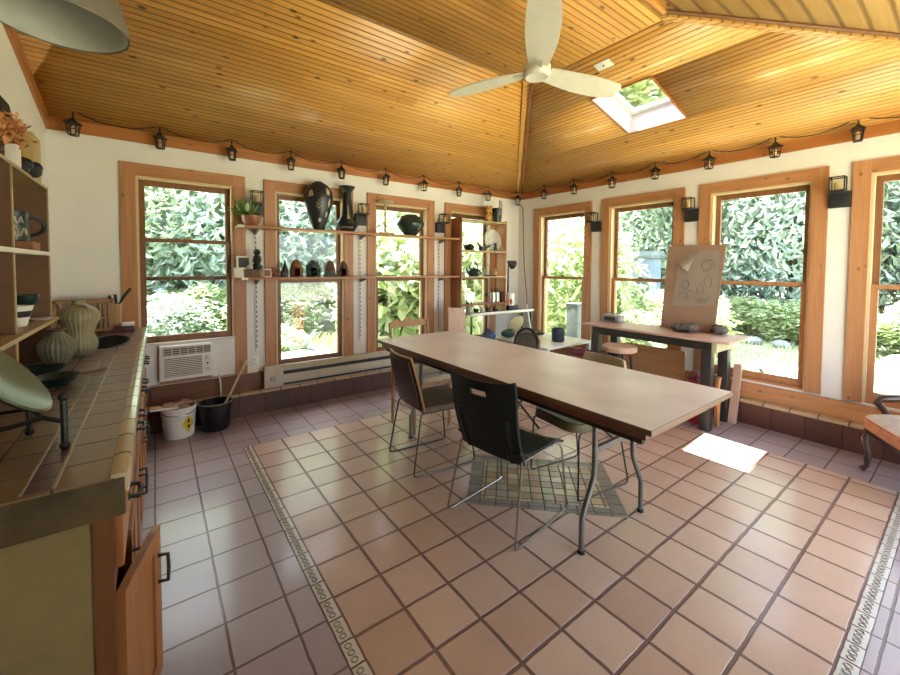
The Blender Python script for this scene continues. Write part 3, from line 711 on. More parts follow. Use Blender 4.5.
# drawing board, paper
t = thing('drawing_board', 'tall tan drawing board leaning on the window casing above the workbench', 'drawing board', (-.1, -2.58, .852))
xa, xb = -.085, .055; Hb = .885
def bd(y, z, o=0): k = z / Hb; return (xa + (xb - xa) * k - o, y, z)
b = MB(); b.prism([bd(-.255, 0), bd(.265, 0), bd(.265, Hb), bd(-.29, Hb)], (.008, 0, 0)); b.build('panel', M['boardtan'], t)
b = MB(); b.bar(bd(-.255, .005, .012), bd(.265, .005, .012), .02, .02); b.build('bottom_lip', M['boardtan'], t)
p = thing('paper_sheet', 'grey paper with curled corner and pencil sketches pinned to the drawing board', 'paper', (-.1, -2.58, .852))
poly = [(-.245, .265), (.165, .24), (.14, .72), (-.04, .825), (-.215, .82), (-.25, .785)]
b = MB(); b.prism([bd(y, z, .003) for y, z in poly], (-.0015, 0, 0)); b.build('sheet', M['kraft'], p)
b = MB()
def flap(u, v):            # corner folded over the crease, curling away from the board
    A_, B_, C_ = (.148, .70), (-.05, .825), (.03, .61); k = 1 - v
    e0, e1 = A_[0] + (B_[0] - A_[0]) * u, A_[1] + (B_[1] - A_[1]) * u
    return bd(C_[0] + (e0 - C_[0]) * k, C_[1] + (e1 - C_[1]) * k, .006 + .05 * sin(pi * v * .75) * (1 - .5 * u))
b.sheet(flap, 8, 8, .0015); b.build('curled_corner', M['paper2'], p, label='pale underside of the curled corner')
b = MB()
def sketch(cy_, cz, pts, close=True): b.tube([bd(cy_ + y, cz + z, .006) for y, z in pts], .0014, 4, close)
el = lambda a, c, n=12, t0=0, t1=2 * pi: [(a * cos(t0 + (t1 - t0) * k / n), c * sin(t0 + (t1 - t0) * k / n)) for k in range(n)]
sketch(-.145, .68, el(.06, .055)); sketch(-.13, .66, el(.04, .05)); sketch(-.16, .50, el(.035, .06)); sketch(-.10, .42, [(0, .07), (.03, .02), (.035, -.03), (0, -.04), (-.03, -.03), (-.02, .03)])
sketch(.05, .47, el(.035, .045)); sketch(.06, .33, [(-.05, 0), (-.03, .05), (.03, .05), (.05, .0)]); sketch(-.12, .32, [(-.08, .03), (-.04, 0), (.04, 0), (.08, .02)], False); sketch(-.12, .30, el(.04, .012)); sketch(.02, .40, [(-.05, .01), (.06, .0)], False)
b.build('pencil_sketch', M['pencil'], p, label='faint dark pencil outlines')
def lump(lab, loc, sc, seed):
    random.seed(seed); b = MB()
    for k in range(9): b.sph((random.uniform(-.7, .7) * sc[0], random.uniform(-.7, .7) * sc[1], sc[2] * random.uniform(.75, 1.0)), sc[2] * random.uniform(.75, 1.), (1.2, 1.2, .85), None, 10, 7, .004)
    for v in b.bm.verts: v.co.z = max(.0, v.co.z)
    return tag(b.build('clay_lump', M['rock']), lab, 'clay', 'clay lumps on the workbench', loc=loc)
lump('wide lump of rough grey clay in front of the drawing board', (-.34, -2.635, .851), (.06, .11, .055), 3)
lump('smaller lump of rough grey clay near the right corner of the workbench', (-.22, -2.90, .851), (.05, .055, .052), 5)
r = thing('small_radio', 'small silver green radio at the left end of the workbench', 'radio', (-.27, -1.80, .851), radians(-90))
b = MB(); b.box((0, 0, .045), (.22, .14, .085), None, .014); b.build('case', M['grey'], r)
b = MB(); b.box((0, -.071, .045), (.14, .006, .045)); b.build('speaker_grille', M['black'], r)
b = MB(); b.tube([(-.09, 0, .085), (-.085, 0, .105), (.085, 0, .105), (.09, 0, .085)], .005); b.build('handle', M['grey'], r)
# under and around the bench
b = MB(); b.bar((-.46, -2.36, .02), (-.40, -2.36, .66), .62, .018, 0, (1, 0, 0)); tag(b.build('plywood_sheet', M['ply']), 'brown plywood sheet standing on edge under the workbench', 'plywood')
b = MB(); b.bb((-.115, -3.06, .0), (-.0, -2.985, 0.001)); b.bm.clear()
b.prism([(-.20, -3.04, .001), (-.155, -3.04, .001), (-.045, -3.045, .56), (-.09, -3.045, .56)], (0, .062, 0)); tag(b.build('leaning_plank', M['rawplank']), 'short pinkish plank leaning at the right end of the workbench', 'plank')
b = MB(); b.prism([(-.40, -2.965, .0), (-.36, -2.965, .0), (-.34, -2.965, .28), (-.375, -2.965, .36), (-.33, -2.965, .46), (-.40, -2.965, .45), (-.44, -2.965, .34)], (.01, .03, 0)); tag(b.build('wood_offcut', M['orangewood']), 'orange wooden offcut propped between the workbench legs', 'wood offcut')
g = thing('storage_bin', 'bright red bin on the floor under the workbench', 'bin', (-.40, -2.81, 0))
b = MB(); b.lathe([(0, 0), (.10, 0), (.118, .36), (.123, .37), (.118, .372), (.11, .36), (.09, .02), (0, .02)], seg=24); b.build('body', M['red'], g)
b = MB(); b.sph((0, 0, .39), .105, (1, 1, .75), None, 16, 10, .008); b2 = tag(b.build('fabric_bundle', M['magenta']), 'pink fabric bundle stuffed into the red bin', 'fabric', loc=(-.40, -2.81, 0.0))

# low white table in the corner below window 5
t = thing('low_table', 'low white table in the corner under the first right window', 'table', (-.58, -.98, 0))
b = MB(); b.bb((-.43, -.47, .535), (.44, .50, .56), .004); b.build('tabletop', M['white'], t)
for x in (-.40, .41):
    for y in (-.43, .46): b = MB(); b.bb((x - .02, y - .02, 0), (x + .02, y + .02, .535)); b.build('leg', M['white'], t)
q = thing('glazed_pot', 'navy blue cylinder pot on the corner of the low white table', 'pot', (-.56, -1.23, .561))
b = MB(); b.lathe([(0, 0), (.072, 0), (.078, .01), (.08, .165), (.072, .165), (.068, .02), (0, .02)]); b.build('body', M['bluepot'], q)
q = thing('wash_basin', 'cream enamel basin with dark rim on the low white table', 'basin', (-.81, -1.02, .561))
b = MB(); b.lathe([(0, 0), (.11, 0), (.145, .09), (.15, .10), (.135, .1), (.1, .015), (0, .015)]); b.build('bowl', M['creamseat'], q)
b = MB(); b.tube([(.15 * cos(k * pi / 14), .15 * sin(k * pi / 14), .10) for k in range(28)], .007, 6, True); b.build('rim', M['black'], q)
b = MB(); b.lathe([(0, 0), (.12, 0), (.13, .012), (.12, .02), (0, .012)]); tag(b.build('serving_tray', M['blackglaze']), 'dark round tray resting on the cream basin', 'tray', loc=(-.81, -1.02, .668))
b = MB(); b.lathe([(0, 0), (.06, .004), (.14, .03), (.145, .036), (.13, .032), (.06, .012), (0, .008)], rot=Matrix.Rotation(radians(-62), 3, 'X') @ Matrix.Rotation(0, 3, 'Z')); tag(b.build('round_plate', M['yellowplate']), 'straw yellow plate leaning behind the basin under the metal desk', 'plate', loc=(-.66, -.62, .69))
b = MB(); b.sph((0, 0, .075), .085, (1.15, 1, .88), None, 18, 12, .004); b.sph((.0, .02, .14), .03); tag(b.build('cloth_bag', M['bluebag']), 'round blue bag behind the far end of the table', 'bag', loc=(-1.19, -.63, .531))
b = MB(); b.sph((0, 0, .055), .08, (1.3, 1, .68), None, 18, 12, .006); b.sph((.07, 0, .085), .03, (1.2, 1, 1)); tag(b.build('cloth_bag', M['greenbag']), 'dark green bag between the blue bag and the cream basin', 'bag', loc=(-.89, -.68, .561))
t = thing('storage_box', 'plain grey box standing in front of the metal desk under the blue bag', 'box', (-1.19, -.64, 0))
b = MB(); b.bb((-.13, -.13, 0), (.14, .13, .53), .005); b.build('body', M['grey'], t); b = MB(); b.bb((-.135, -.135, .47), (.145, .135, .53), .004); b.build('lid', M['grey'], t)
q = thing('slatted_crate', 'reddish wooden crate on the floor between the low table and the workbench', 'crate', (-.62, -1.66, 0))
for k in range(5):
    b = MB(); b.bb((-.16, -.14, .04 + k * .095), (.16, -.128, .11 + k * .095)); b.bb((-.16, .128, .04 + k * .095), (.16, .14, .11 + k * .095)); b.bb((-.16, -.128, .04 + k * .095), (-.148, .128, .11 + k * .095)); b.bb((.148, -.128, .04 + k * .095), (.16, .128, .11 + k * .095)); b.build('slat_ring', M['clay'], q)
b = MB(); [b.bb((x - .012, y - .012, 0), (x + .012, y + .012, .49)) for x in (-.135, .135) for y in (-.115, .115)]; b.build('corner_post', M['clay'], q)
b = MB()
for k in range(5): b.tube([(-.14, -.10 + k * .05, .50 + .012 * (k % 2)), (0, -.12 + k * .055, .53), (.15, -.08 + k * .05, .505)], .009, 6)
tag(b.build('copper_rods', M['magenta']), 'bundle of thin dusky red rods lying across the crate', 'rods', loc=(-.62, -1.66, 0))

# ------------------------------------------------------------------ metal desk + shelf unit at window 4
t = thing('metal_desk', 'narrow metal desk with shiny front edge along the back wall corner', 'desk', (-.64, -.215, 0))
b = MB(); b.bb((-.62, -.13, .845), (.58, .07, .86), .003); b.build('desktop', M['grey'], t)
b = MB(); b.tube([(-.63, -.145, .852), (.59, -.145, .852)], .022, 12); b.build('front_tube', M['white'], t, label='shiny pale front tube')
for x in (-.60, .56):
    for y in (-.12, .05): b = MB(); b.tube([(x, y, 0), (x, y, .845)], .014, 8); b.build('leg', M['darkrod'], t)
u = thing('shelf_unit', 'open wooden shelf unit standing across the fourth back window', 'shelf unit', (-.93, -.145, 0))
for nm, x0, x1 in (('side_panel', -.43, -.41), ('side_panel', .40, .42)):
    b = MB(); b.bb((x0, -.11, .862 if x0 > 0 else .24), (x1, .115, 2.16)); b.build(nm, M['cabdoor'] if x0 < 0 else M['trim_z'], u)
for z in (2.14, 1.725, 1.365): b = MB(); b.bb((-.41, -.11, z - .02), (.40, .115, z)); b.build('shelf', M['bshelf'], u)
b = MB(); b.bb((-.41, -.13, .965), (.40, .115, .985)); b.build('shelf', M['clay'], u, label='reddish lowest shelf')
US = 'pots on the shelf unit'
def at(px, z, y=-.16): return (px, y, z)
b = MB(); random.seed(11)
b.box((0, 0, .10), (.075, .06, .19), None, .02)
for k in range(26): b.sph((random.uniform(-.045, .045), random.uniform(-.04, .0), .02 + .19 * random.random()), random.uniform(.015, .03), (1, 1, 1.2), None, 8, 6)
tag(b.build('carved_figure', M['gold']), 'gilded carved wooden figure on top of the shelf unit', 'sculpture', loc=at(-.80, 2.142))
q = thing('tall_vase', 'dark vase with pale looped handle on top of the shelf unit', 'vase', at(-.63, 2.142))
b = MB(); b.lathe([(0, 0), (.06, 0), (.072, .05), (.078, .2), (.06, .21), (.055, .06), (0, .02)]); b.build('body', M['blackglaze'], q)
b = MB(); b.tube([(-.02, -.082, .10), (-.022, -.08, .25), (-.012, -.07, .31), (.012, -.07, .31), (.022, -.08, .25), (.02, -.082, .10)], .009); b.build('handle', M['silver'], q)
b = MB(); b.lathe([(0, 0), (.05, .002), (.11, .014), (.155, .03), (.158, .035), (.15, .037), (.10, .022), (0, .012)], rot=Matrix.Rotation(radians(82), 3, 'X'), seg=40); tag(b.build('display_plate', M['platew']), 'large pale speckled plate standing upright on the shelf unit', 'plate', loc=(-.695, -.12, 1.885))
def kettle(lab, loc, mat, s, grp=US):
    k = thing('teapot', lab, 'teapot', loc, 0, None)
    b = MB(); b.lathe([(0, 0), (.045 * s, 0), (.07 * s, .025 * s), (.075 * s, .05 * s), (.05 * s, .08 * s), (0, .085 * s)]); b.build('body', mat, k)
    b = MB(); b.tube([(.055 * s * cos(a), 0, .075 * s + .075 * s * sin(a)) for a in [pi * j / 12 for j in range(13)]], .006 * s, 6); b.build('handle', M['iron'], k)
    b = MB(); b.tube([(-.06 * s, 0, .035 * s), (-.085 * s, 0, .055 * s), (-.10 * s, 0, .085 * s)], [.014 * s, .011 * s, .008 * s], 8); b.build('spout', mat, k)
    b = MB(); b.lathe([(0, .102 * s), (.01 * s, .1 * s), (.007 * s, .09 * s), (.03 * s, .085 * s), (.03 * s, .078 * s), (0, .078 * s)]); b.build('lid', mat, k)
kettle('small black teapot with hoop handle beside the pale speckled plate', at(-1.145, 1.727), M['iron'], 1.0)
kettle('dark green teapot with hoop handle on the middle shelf of the shelf unit', at(-1.06, 1.367), M['green'], 1.35)
q = thing('sauce_boat', 'black long-spouted pouring vessel in front of the speckled plate', 'pitcher', at(-.93, 1.727, -.185))
b = MB(); b.lathe([(0, 0), (.04, 0), (.055, .03), (.05, .055), (.03, .06), (0, .06)]); b.tube([(-.03, 0, .05), (-.075, 0, .10), (-.1, 0, .12)], [.022, .013, .009]); b.build('body', M['blackglaze'], q)
b = MB(); b.tube([(.04, 0, .03), (.1, 0, .05), (.165, 0, .085)], [.02, .013, .009]); b.build('handle', M['blackglaze'], q)
b = MB(); b.lathe([(0, 0), (.022, 0), (.026, .03), (.016, .07), (.02, .09), (.014, .115), (0, .12)]); tag(b.build('figurine', M['blackglaze']), 'small black figurine at the foot of the speckled plate', 'figurine', loc=at(-.70, 1.727, -.215))
q = thing('cup', 'little pale cup at the left of the middle shelf', 'cup', at(-1.235, 1.367)); b = MB(); b.lathe([(0, 0), (.02, 0), (.03, .06), (.026, .06), (.018, .006), (0, .006)]); b.build('body', M['platew'], q)
b = MB(); b.lathe([(0, 0), (.035, 0), (.003, .13), (0, .13)], seg=16); tag(b.build('cone_ornament', M['grey']), 'small grey cone on the middle shelf of the shelf unit', 'ornament', loc=at(-.855, 1.367))
b = MB(); b.bb((-.09, -.02, 0), (.09, .02, .018)); tag(b.build('tool_bar', M['black']), 'flat black bar lying in front of the grey cone', 'tool', loc=at(-.80, 1.367, -.215))
q = thing('glass_bottle', 'small amber bottle at the right of the middle shelf', 'bottle', at(-.645, 1.367)); b = MB(); b.lathe([(0, 0), (.026, 0), (.028, .06), (.012, .085), (.012, .115), (0, .115)]); b.build('body', M['gold'], q); b = MB(); b.cyl((0, 0, .115), (0, 0, .13), .013); b.build('stopper', M['clay'], q)
q = thing('clay_mug', 'terracotta mug with dark brush on the lowest shelf', 'mug', at(-.80, .987)); b = MB(); b.lathe([(0, 0), (.038, 0), (.04, .075), (.034, .075), (.03, .008), (0, .008)]); b.build('body', M['clay'], q)
b = MB(); b.sph((-.02, 0, .11), .03, (1, 1, .8)); b.tube([(0, 0, .01), (-.02, 0, .1)], .005); tag(b.build('round_brush', M['black']), 'round black brush standing in the terracotta mug', 'brush', loc=at(-.80, .995))
for i, (dx, lab) in enumerate(((-.69, 'left silver tin of tools on the lowest shelf'), (-.605, 'right silver tin of tools on the lowest shelf'))):
    q = thing('tin_can', lab, 'tin', at(dx, .987)); b = MB(); b.lathe([(0, 0), (.039, 0), (.039, .14), (.035, .14), (.035, .006), (0, .006)]); b.build('body', M['silver'], q)
    for j in range(4):
        b = MB(); a = j * 1.6 + i; b.tube([(.02 * cos(a), .02 * sin(a), .01), (.03 * cos(a), .03 * sin(a), .15), (.034 * cos(a), .034 * sin(a), .19)], [.004, .005, .009], 6); tag(b.build('clay_tool', M['black']), 'dark handled clay tool standing in the %s silver tin' % ('left', 'right')[i], 'tool', 'clay tools in the silver tins', loc=at(dx, .993))
b = MB(); b.bb((-.028, -.03, 0), (.028, .03, .15), .002); tag(b.build('dark_book', M['bookred']), 'dark book standing beside the silver tins', 'book', loc=at(-.54, .987, -.20))
q = thing('label_can', 'white can with red label mark below the black lamp', 'can', (-.415, -.24, .934)); b = MB(); b.lathe([(0, 0), (.062, 0), (.062, .18), (.055, .18), (.055, .01), (0, .01)]); b.build('body', M['white'], q); b = MB(); b.lathe([(.0625, .02), (.0635, .02), (.0635, .085), (.0625, .085)], seg=32); b.build('label_band', M['paper'], q); b = MB(); b.box((-.036, -.051, .06), (.03, .006, .07), Matrix.Rotation(radians(-35), 3, 'Z')); b.build('red_mark', M['red'], q)
b = MB(); b.bb((-.10, -.055, 0), (.10, .055, .07), .004); tag(b.build('black_box', M['black']), 'low black box on the metal desk under the white can', 'box', loc=(-.39, -.235, .862))
q = thing('desk_lamp', 'black lamp with cone shade on a thin pole in the back corner', 'lamp', (-.385, -.16, .862))
b = MB(); b.cyl((0, 0, 0), (0, 0, .015), .035); b.build('base', M['black'], q)
b = MB(); b.tube([(0, 0, .0), (0, 0, .60), (.01, 0, .70)], .012, 8); b.build('pole', M['black'], q)
b = MB(); b.lathe([(.02, 0), (.03, .03), (.07, .12), (.066, .12), (.026, .03), (.0, .0)], rot=Matrix.Rotation(radians(112), 3, 'Y'), c=(-.005, 0, .715)); b.build('lamp_shade', M['black'], q)
q = thing('brush_jar', 'grey jar of brushes at the left end of the metal desk', 'jar', (-1.20, -.235, .862)); b = MB(); b.lathe([(0, 0), (.045, 0), (.045, .10), (.04, .1), (.04, .006), (0, .006)]); b.build('body', M['grey'], q)
for j in range(5): b = MB(); a = j * 1.3; b.tube([(.02 * cos(a), .02 * sin(a), .0), (.035 * cos(a), .035 * sin(a), .12 + .03 * (j % 3))], [.005, .01], 6); tag(b.build('paint_brush', M['black']), 'short dark brush in the grey jar on the desk', 'brush', 'short brushes in the grey jar', loc=(-1.20, -.235, .869))
b = MB(); b.tube([(0, 0, 0), (.06, -.01, .32)], .004, 6); tag(b.build('thin_rod', M['black']), 'long thin rod slanting out of the grey jar', 'rod', loc=(-1.19, -.235, .869))
for k, (x, m, lab) in enumerate(((-1.06, 'black', 'small black pot on the desk next to the brush jar'), (-.95, 'platew', 'small pale pot in the middle of the desk'), (-.83, 'claydark', 'small brown pot in the middle of the desk'), (-.70, 'blackglaze', 'small shiny black pot at the right of the desk'))):
    b = MB(); b.lathe([(0, 0), (.03, 0), (.042, .03), (.035, .055), (.028, .055), (.03, .03), (0, .008)], seg=20); tag(b.build('small_pot', M[m]), lab, 'pot', 'small pots on the metal desk', loc=(x, -.22, .862))
b = MB(); b.prism([(-1.745, -.56, .002), (-1.44, -.56, .002), (-1.44, -.44, .965), (-1.70, -.44, .985)], (0, .02, 0)); tag(b.build('leaning_board', M['rawplank']), 'pinkish raw board leaning on the shelf unit beyond the table', 'board')
q = thing('black_cable', 'black cable hanging from the corner lantern down to the basin', 'cable', (0, 0, 0)); b = MB(); b.tube([(-.20, -.16, 2.43), (-.10, -.13, 2.46), (-.04, -.12, 2.40), (-.045, -.14, 2.0), (-.06, -.18, 1.5), (-.10, -.28, 1.05), (-.12, -.30, .92)], .006, 6); b.build('lead', M['black'], q)
b = MB(); b.tube([(-.12, -.30, .93), (-.26, -.51, .565)], .013, 8); b.build('white_sleeve', M['white'], q)

# ------------------------------------------------------------------ long wall shelves
def wall_shelf(lab, x0, x1, z, dep, brx):
    s = thing('wall_shelf', lab, 'shelf', ((x0 + x1) / 2, 0, z)); h = (x1 - x0) / 2
    b = MB(); b.bb((-h, -dep, -.02), (h, -.024, 0), .002); b.build('plank', M['trim_x'], s)
    b = MB(); b.bb((-h - .002, -dep - .001, -.021), (-h + .05, -dep + .02, .001)); b.build('worn_end', M['bwhite'], s, label='pale worn front corner')
    for x in brx:
        b = MB(); x -= (x0 + x1) / 2; b.prism([(x - .007, -.01, -.02), (x - .007, -.20, -.02), (x - .007, -.20, -.028), (x - .007, -.01, -.075)], (.014, 0, 0)); b.build('bracket', M['grey'], s)
STX = (-3.815, -2.69, -1.55)
wall_shelf('upper wooden wall shelf running across the back windows', -4.0, -1.365, 1.877, .235, STX)
wall_shelf('lower wooden wall shelf running across the back windows', -3.975, -1.365, 1.376, .235, STX)
for x, lab in zip(STX, ('grey slotted shelf standard between the first two back windows', 'grey slotted shelf standard between the second and third back windows', 'grey slotted shelf standard left of the shelf unit')):
    q = thing('shelf_standard', lab, 'shelf standard', (x, 0, 0)); b = MB(); b.bb((-.013, -.012, .62), (.013, 0, 1.855)); b.build('strip', M['bwhite'], q)
    b = MB(); [b.bb((-.004, -.014, .66 + k * .05), (.004, -.0115, .69 + k * .05)) for k in range(24)]; b.build('slots', M['black'], q)
Z1, Z2 = 1.878, 1.377
q = thing('potted_plant', 'small leafy plant in a copper brown pot on the upper shelf', 'plant', (-3.87, -.13, Z1))
b = MB(); b.lathe([(0, 0), (.05, 0), (.085, .05), (.09, .10), (.082, .10), (.075, .05), (0, .03)]); b.build('pot', M['copper'], q)
b = MB(); random.seed(4)
for k in range(80):
    a = random.uniform(0, 2 * pi); e = random.uniform(-.1, 1.4); l = random.uniform(.06, .15); c0 = Vector((.03 * cos(a) - .03, .03 * sin(a), .10)); d = Vector((cos(a) * cos(e) - .25, sin(a) * cos(e) * .7, sin(e))); s = Vector((-sin(a), cos(a), 0)) * .028; tip = c0 + d * l * 1.2; md = c0 + d * l * .6
    b.face([c0, md + s, tip, md - s])
b.build('leaves', M['leafy'], q)
q = thing('egg_vase', 'large black egg-shaped vase with cream leaf motifs on the upper shelf', 'vase', (-3.215, -.13, Z1))
pr = [(0, 0), (.055, 0), (.075, .06), (.115, .18), (.147, .32), (.142, .40), (.10, .475), (.05, .505), (.038, .515), (.034, .508), (0, .49)]
b = MB(); b.lathe(pr, seg=36); b.build('body', M['blackglaze'], q)
def motif(pts, zc, a0, rad, nm, mat='slip'):
    b = MB(); n = len(pts); A = []
    for a, z in pts:
        r = rad(zc + z) + .003; th = a0 + a / .14; A.append((r * cos(th), r * sin(th), zc + z))
    cen = Vector((0, 0, 0))
    for p in A: cen += Vector(p)
    cen /= n; r = rad(cen.z) + .005; cc = Vector((cen.x, cen.y, 0)).normalized() * r; cc.z = cen.z
    for i in range(n): b.face([cc, A[i], A[(i + 1) % n]])
    return b.build(nm, M[mat], q)
def radf(pr):
    def f(z):
        for (r0, z0), (r1, z1) in zip(pr[1:], pr[2:]):
            if z0 <= z <= z1: return r0 + (r1 - r0) * (z - z0) / max(1e-6, z1 - z0)
        return .03
    return f
rf = radf(pr); va = atan2(-4.404 + .13, -4.633 + 3.215)
ov = lambda a, c, n=10: [(a * cos(2 * pi * k / n), c * sin(2 * pi * k / n)) for k in range(n)]
motif([(-.03, -.035), (.028, -.025), (.022, .02), (.0, .045), (-.02, .02)], .37, va - .55, rf, 'leaf_motif')
motif(ov(.022, .04), .40, va + .72, rf, 'leaf_motif'); motif(ov(.014, .045), .28, va + .85, rf, 'leaf_motif'); motif(ov(.018, .03), .16, va + .75, rf, 'leaf_motif'); motif(ov(.022, .022), .10, va + .1, rf, 'leaf_motif')
b = MB()
def onv(a, z): r = rf(z) + .003; th = va + a / .14; return (r * cos(th), r * sin(th), z)
b.tube([onv(.0, .20), onv(.0, .25), onv(.003, .31)], .0025, 5); b.tube([onv(0, .22), onv(-.02, .235), onv(-.028, .255)], .0025, 5); b.tube([onv(0, .22), onv(.02, .235), onv(.028, .255)], .0025, 5); b.tube([onv(0, .25), onv(-.014, .265), onv(-.018, .285)], .0025, 5); b.tube([onv(0, .25), onv(.014, .265), onv(.018, .285)], .0025, 5)
b.build('branch_motif', M['slip'], q)
q = thing('flared_vase', 'tall black vase with flared rim and angular body on the upper shelf', 'vase', (-2.895, -.13, Z1))
pr = [(0, 0), (.07, 0), (.128, .09), (.125, .10), (.07, .17), (.052, .30), (.042, .44), (.085, .495), (.088, .505), (.08, .503), (.03, .45), (0, .44)]
b = MB(); b.lathe(pr, seg=36); b.build('body', M['blackglaze'], q)
rf = radf(pr); va = atan2(-4.404 + .13, -4.633 + 2.895)
motif([(-.02, -.06), (.022, -.06), (.012, .0), (.004, .10), (-.004, .10), (-.012, 0)], .20, va + .15, rf, 'spire_motif')
b = MB(); b.tube([onv(-.09 + .02 * k, .045 + .006 * (-1) ** k) for k in range(10)], .004, 5); b.build('wave_motif', M['slip'], q)
q = thing('pillar_stand', 'pale wooden T-shaped stand in front of the third back window', 'stand', (-2.42, -.13, Z1))
b = MB(); b.bb((-.09, -.06, 0), (.09, .06, .022)); b.build('base', M['rope'], q); b = MB(); b.cyl((0, 0, .02), (0, 0, .37), .014); b.build('post', M['rope'], q); b = MB(); b.lathe([(0, .365), (.05, .37), (.10, .385), (.095, .392), (0, .388)]); b.build('top_plate', M['rope'], q)
q = thing('round_vessel', 'squat dark green round vessel on the upper shelf', 'vase', (-2.07, -.13, Z1))
b = MB(); b.lathe([(0, 0), (.07, 0), (.12, .05), (.172, .13), (.17, .165), (.12, .235), (.06, .265), (.05, .265), (.05, .25), (0, .245)], seg=36); b.build('body', M['green'], q)
# lower shelf
def upright(name, lab, cat, x, z, w, h, mats, tilt=.12, y=-.15, parts=()):
    q = thing(name, lab, cat, (x, y, z)); rot = Matrix.Rotation(tilt, 3, 'X')
    b = MB(); b.box(rot @ Vector((0, 0, h / 2)), (w, .008, h), rot); b.build('backing', M[mats[0]], q)
    b = MB(); b.box(rot @ Vector((0, -.005, h / 2)), (w * .74, .004, h * .74), rot); b.build('picture', M[mats[1]], q); return q
bx_ = thing('wooden_box', 'low dark brown wooden box at the left of the lower shelf', 'box', (-3.885, -.15, Z2)); b = MB(); b.bb((-.075, -.05, 0), (.075, .05, .075), .003); b.build('body', M['claydark'], bx_)
b = MB(); b.bb((-.077, -.052, .066), (.077, .052, .078)); b.build('lid', M['claydark'], bx_)
upright('photo_frame', 'white framed dark photograph leaning above the brown box', 'picture frame', -3.945, Z2 + .079, .125, .13, ('bwhite', 'claygreen'), -.18, -.14)
upright('white_card', 'white card leaning at the left end of the lower shelf', 'card', -4.0, Z2, .085, .095, ('paper', 'paper'), -.15, -.21)
upright('picture_card', 'white bordered card with red picture beside the brown box', 'card', -3.745, Z2, .075, .085, ('paper', 'clay'), -.15, -.19)
b = MB(); b.lathe([(0, 0), (.04, 0), (.05, .03), (.03, .06), (.045, .09), (.035, .13), (.02, .14), (.035, .165), (.025, .195), (0, .20)], seg=14); tag(b.build('dark_figurine', M['green']), 'dark green lumpy figurine on the brown box', 'figurine', loc=(-3.83, -.15, Z2 + .079))
b = MB(); b.sph((0, 0, .022), .03, (1, 1, .75)); tag(b.build('pale_pebble', M['paper']), 'small pale pebble beside the dark green figurine', 'pebble', loc=(-3.90, -.175, Z2 + .079))
b = MB(); random.seed(3); [b.sph((random.uniform(-.03, .03), random.uniform(-.02, .02), random.uniform(.025, .08)), .026, (1, 1, 1), None, 9, 6) for _ in range(7)]; tag(b.build('clay_critter', M['clay']), 'lumpy red clay piece right of the picture card', 'clay figure', loc=(-3.655, -.15, Z2))
b = MB(); b.lathe([(0, 0), (.026, 0), (.02, .05), (0, .085)], seg=12); tag(b.build('dark_cone', M['black']), 'tiny dark cone right of the red clay piece', 'ornament', loc=(-3.595, -.15, Z2))
def dome(lab, x, w, h, mat, opening=True, spike=0):
    q = thing('clay_shrine', lab, 'sculpture', (x, -.14, Z2)); r = w / 2; b = MB()
    pr = [(r * .96, 0), (r, h * .25), (r * .95, h * .5), (r * .75, h * .75), (r * .4, h * .92), (0.004, h), (0, h)]
    seg = 26; rows = []
    for rr, z in pr[:-1]: rows.append((rr, z))
    for (r0, z0), (r1, z1) in zip(rows, rows[1:]):
        for i in range(seg):
            a0, a1 = 2 * pi * i / seg, 2 * pi * (i + 1) / seg; m = (a0 + a1) / 2
            dv = abs((m - (pi * 1.42) + pi) % (2 * pi) - pi)
            if opening and dv < .55 and z1 < h * .6: continue
            b.face([(r0 * cos(a0), r0 * sin(a0), z0), (r0 * cos(a1), r0 * sin(a1), z0), (r1 * cos(a1), r1 * sin(a1), z1), (r1 * cos(a0), r1 * sin(a0), z1)])
    bmesh.ops.remove_doubles(b.bm, verts=b.bm.verts[:], dist=1e-4)
    if spike:
        for k in range(70): a = random.uniform(0, 2 * pi); z = h * random.uniform(.05, .9); rr = r * (1 - (z / h) ** 3 * .7); b.sph((rr * cos(a), rr * sin(a), z), .011, (1, 1, 1), None, 6, 5)
    o = b.build('shell', M[mat], q); md = o.modifiers.new('th', 'SOLIDIFY'); md.thickness = .01; md.offset = -1
    b = MB(); b.lathe([(0, 0), (r * 1.08, 0), (r * 1.08, .012), (0, .012)], seg=20); b.build('base', M['claydark'], q)
dome('reddish clay arch sculpture with open niche, first of four on lower shelf', -3.455, .125, .19, 'clay')
dome('knobbly dark green clay sculpture with open niche, second of four on lower shelf', -3.285, .14, .19, 'claygreen', True, 1)
dome('brown pointed clay sculpture, third of four on lower shelf', -3.10, .12, .185, 'claydark', False)
dome('brown rounded clay sculpture with niche, fourth of four on lower shelf', -2.95, .125, .175, 'claydark', True)
b = MB(); b.lathe([(0, 0), (.03, 0), (.034, .06), (.02, .11), (0.004, .165), (0, .165)], seg=16); tag(b.build('clay_spire', M['blackglaze']), 'thin black pointed spire left of the reddish arch sculpture', 'sculpture', loc=(-3.565, -.13, Z2))
b = MB(); b.prism([(-.07, 0, 0), (.08, 0, 0), (.08, 0, .015), (-.05, 0, .06), (-.075, 0, .055)], (0, .05, 0)); tag(b.build('clay_slipper', M['black']), 'low black wedge in front of the brown pointed sculpture', 'sculpture', loc=(-3.10, -.235, Z2))
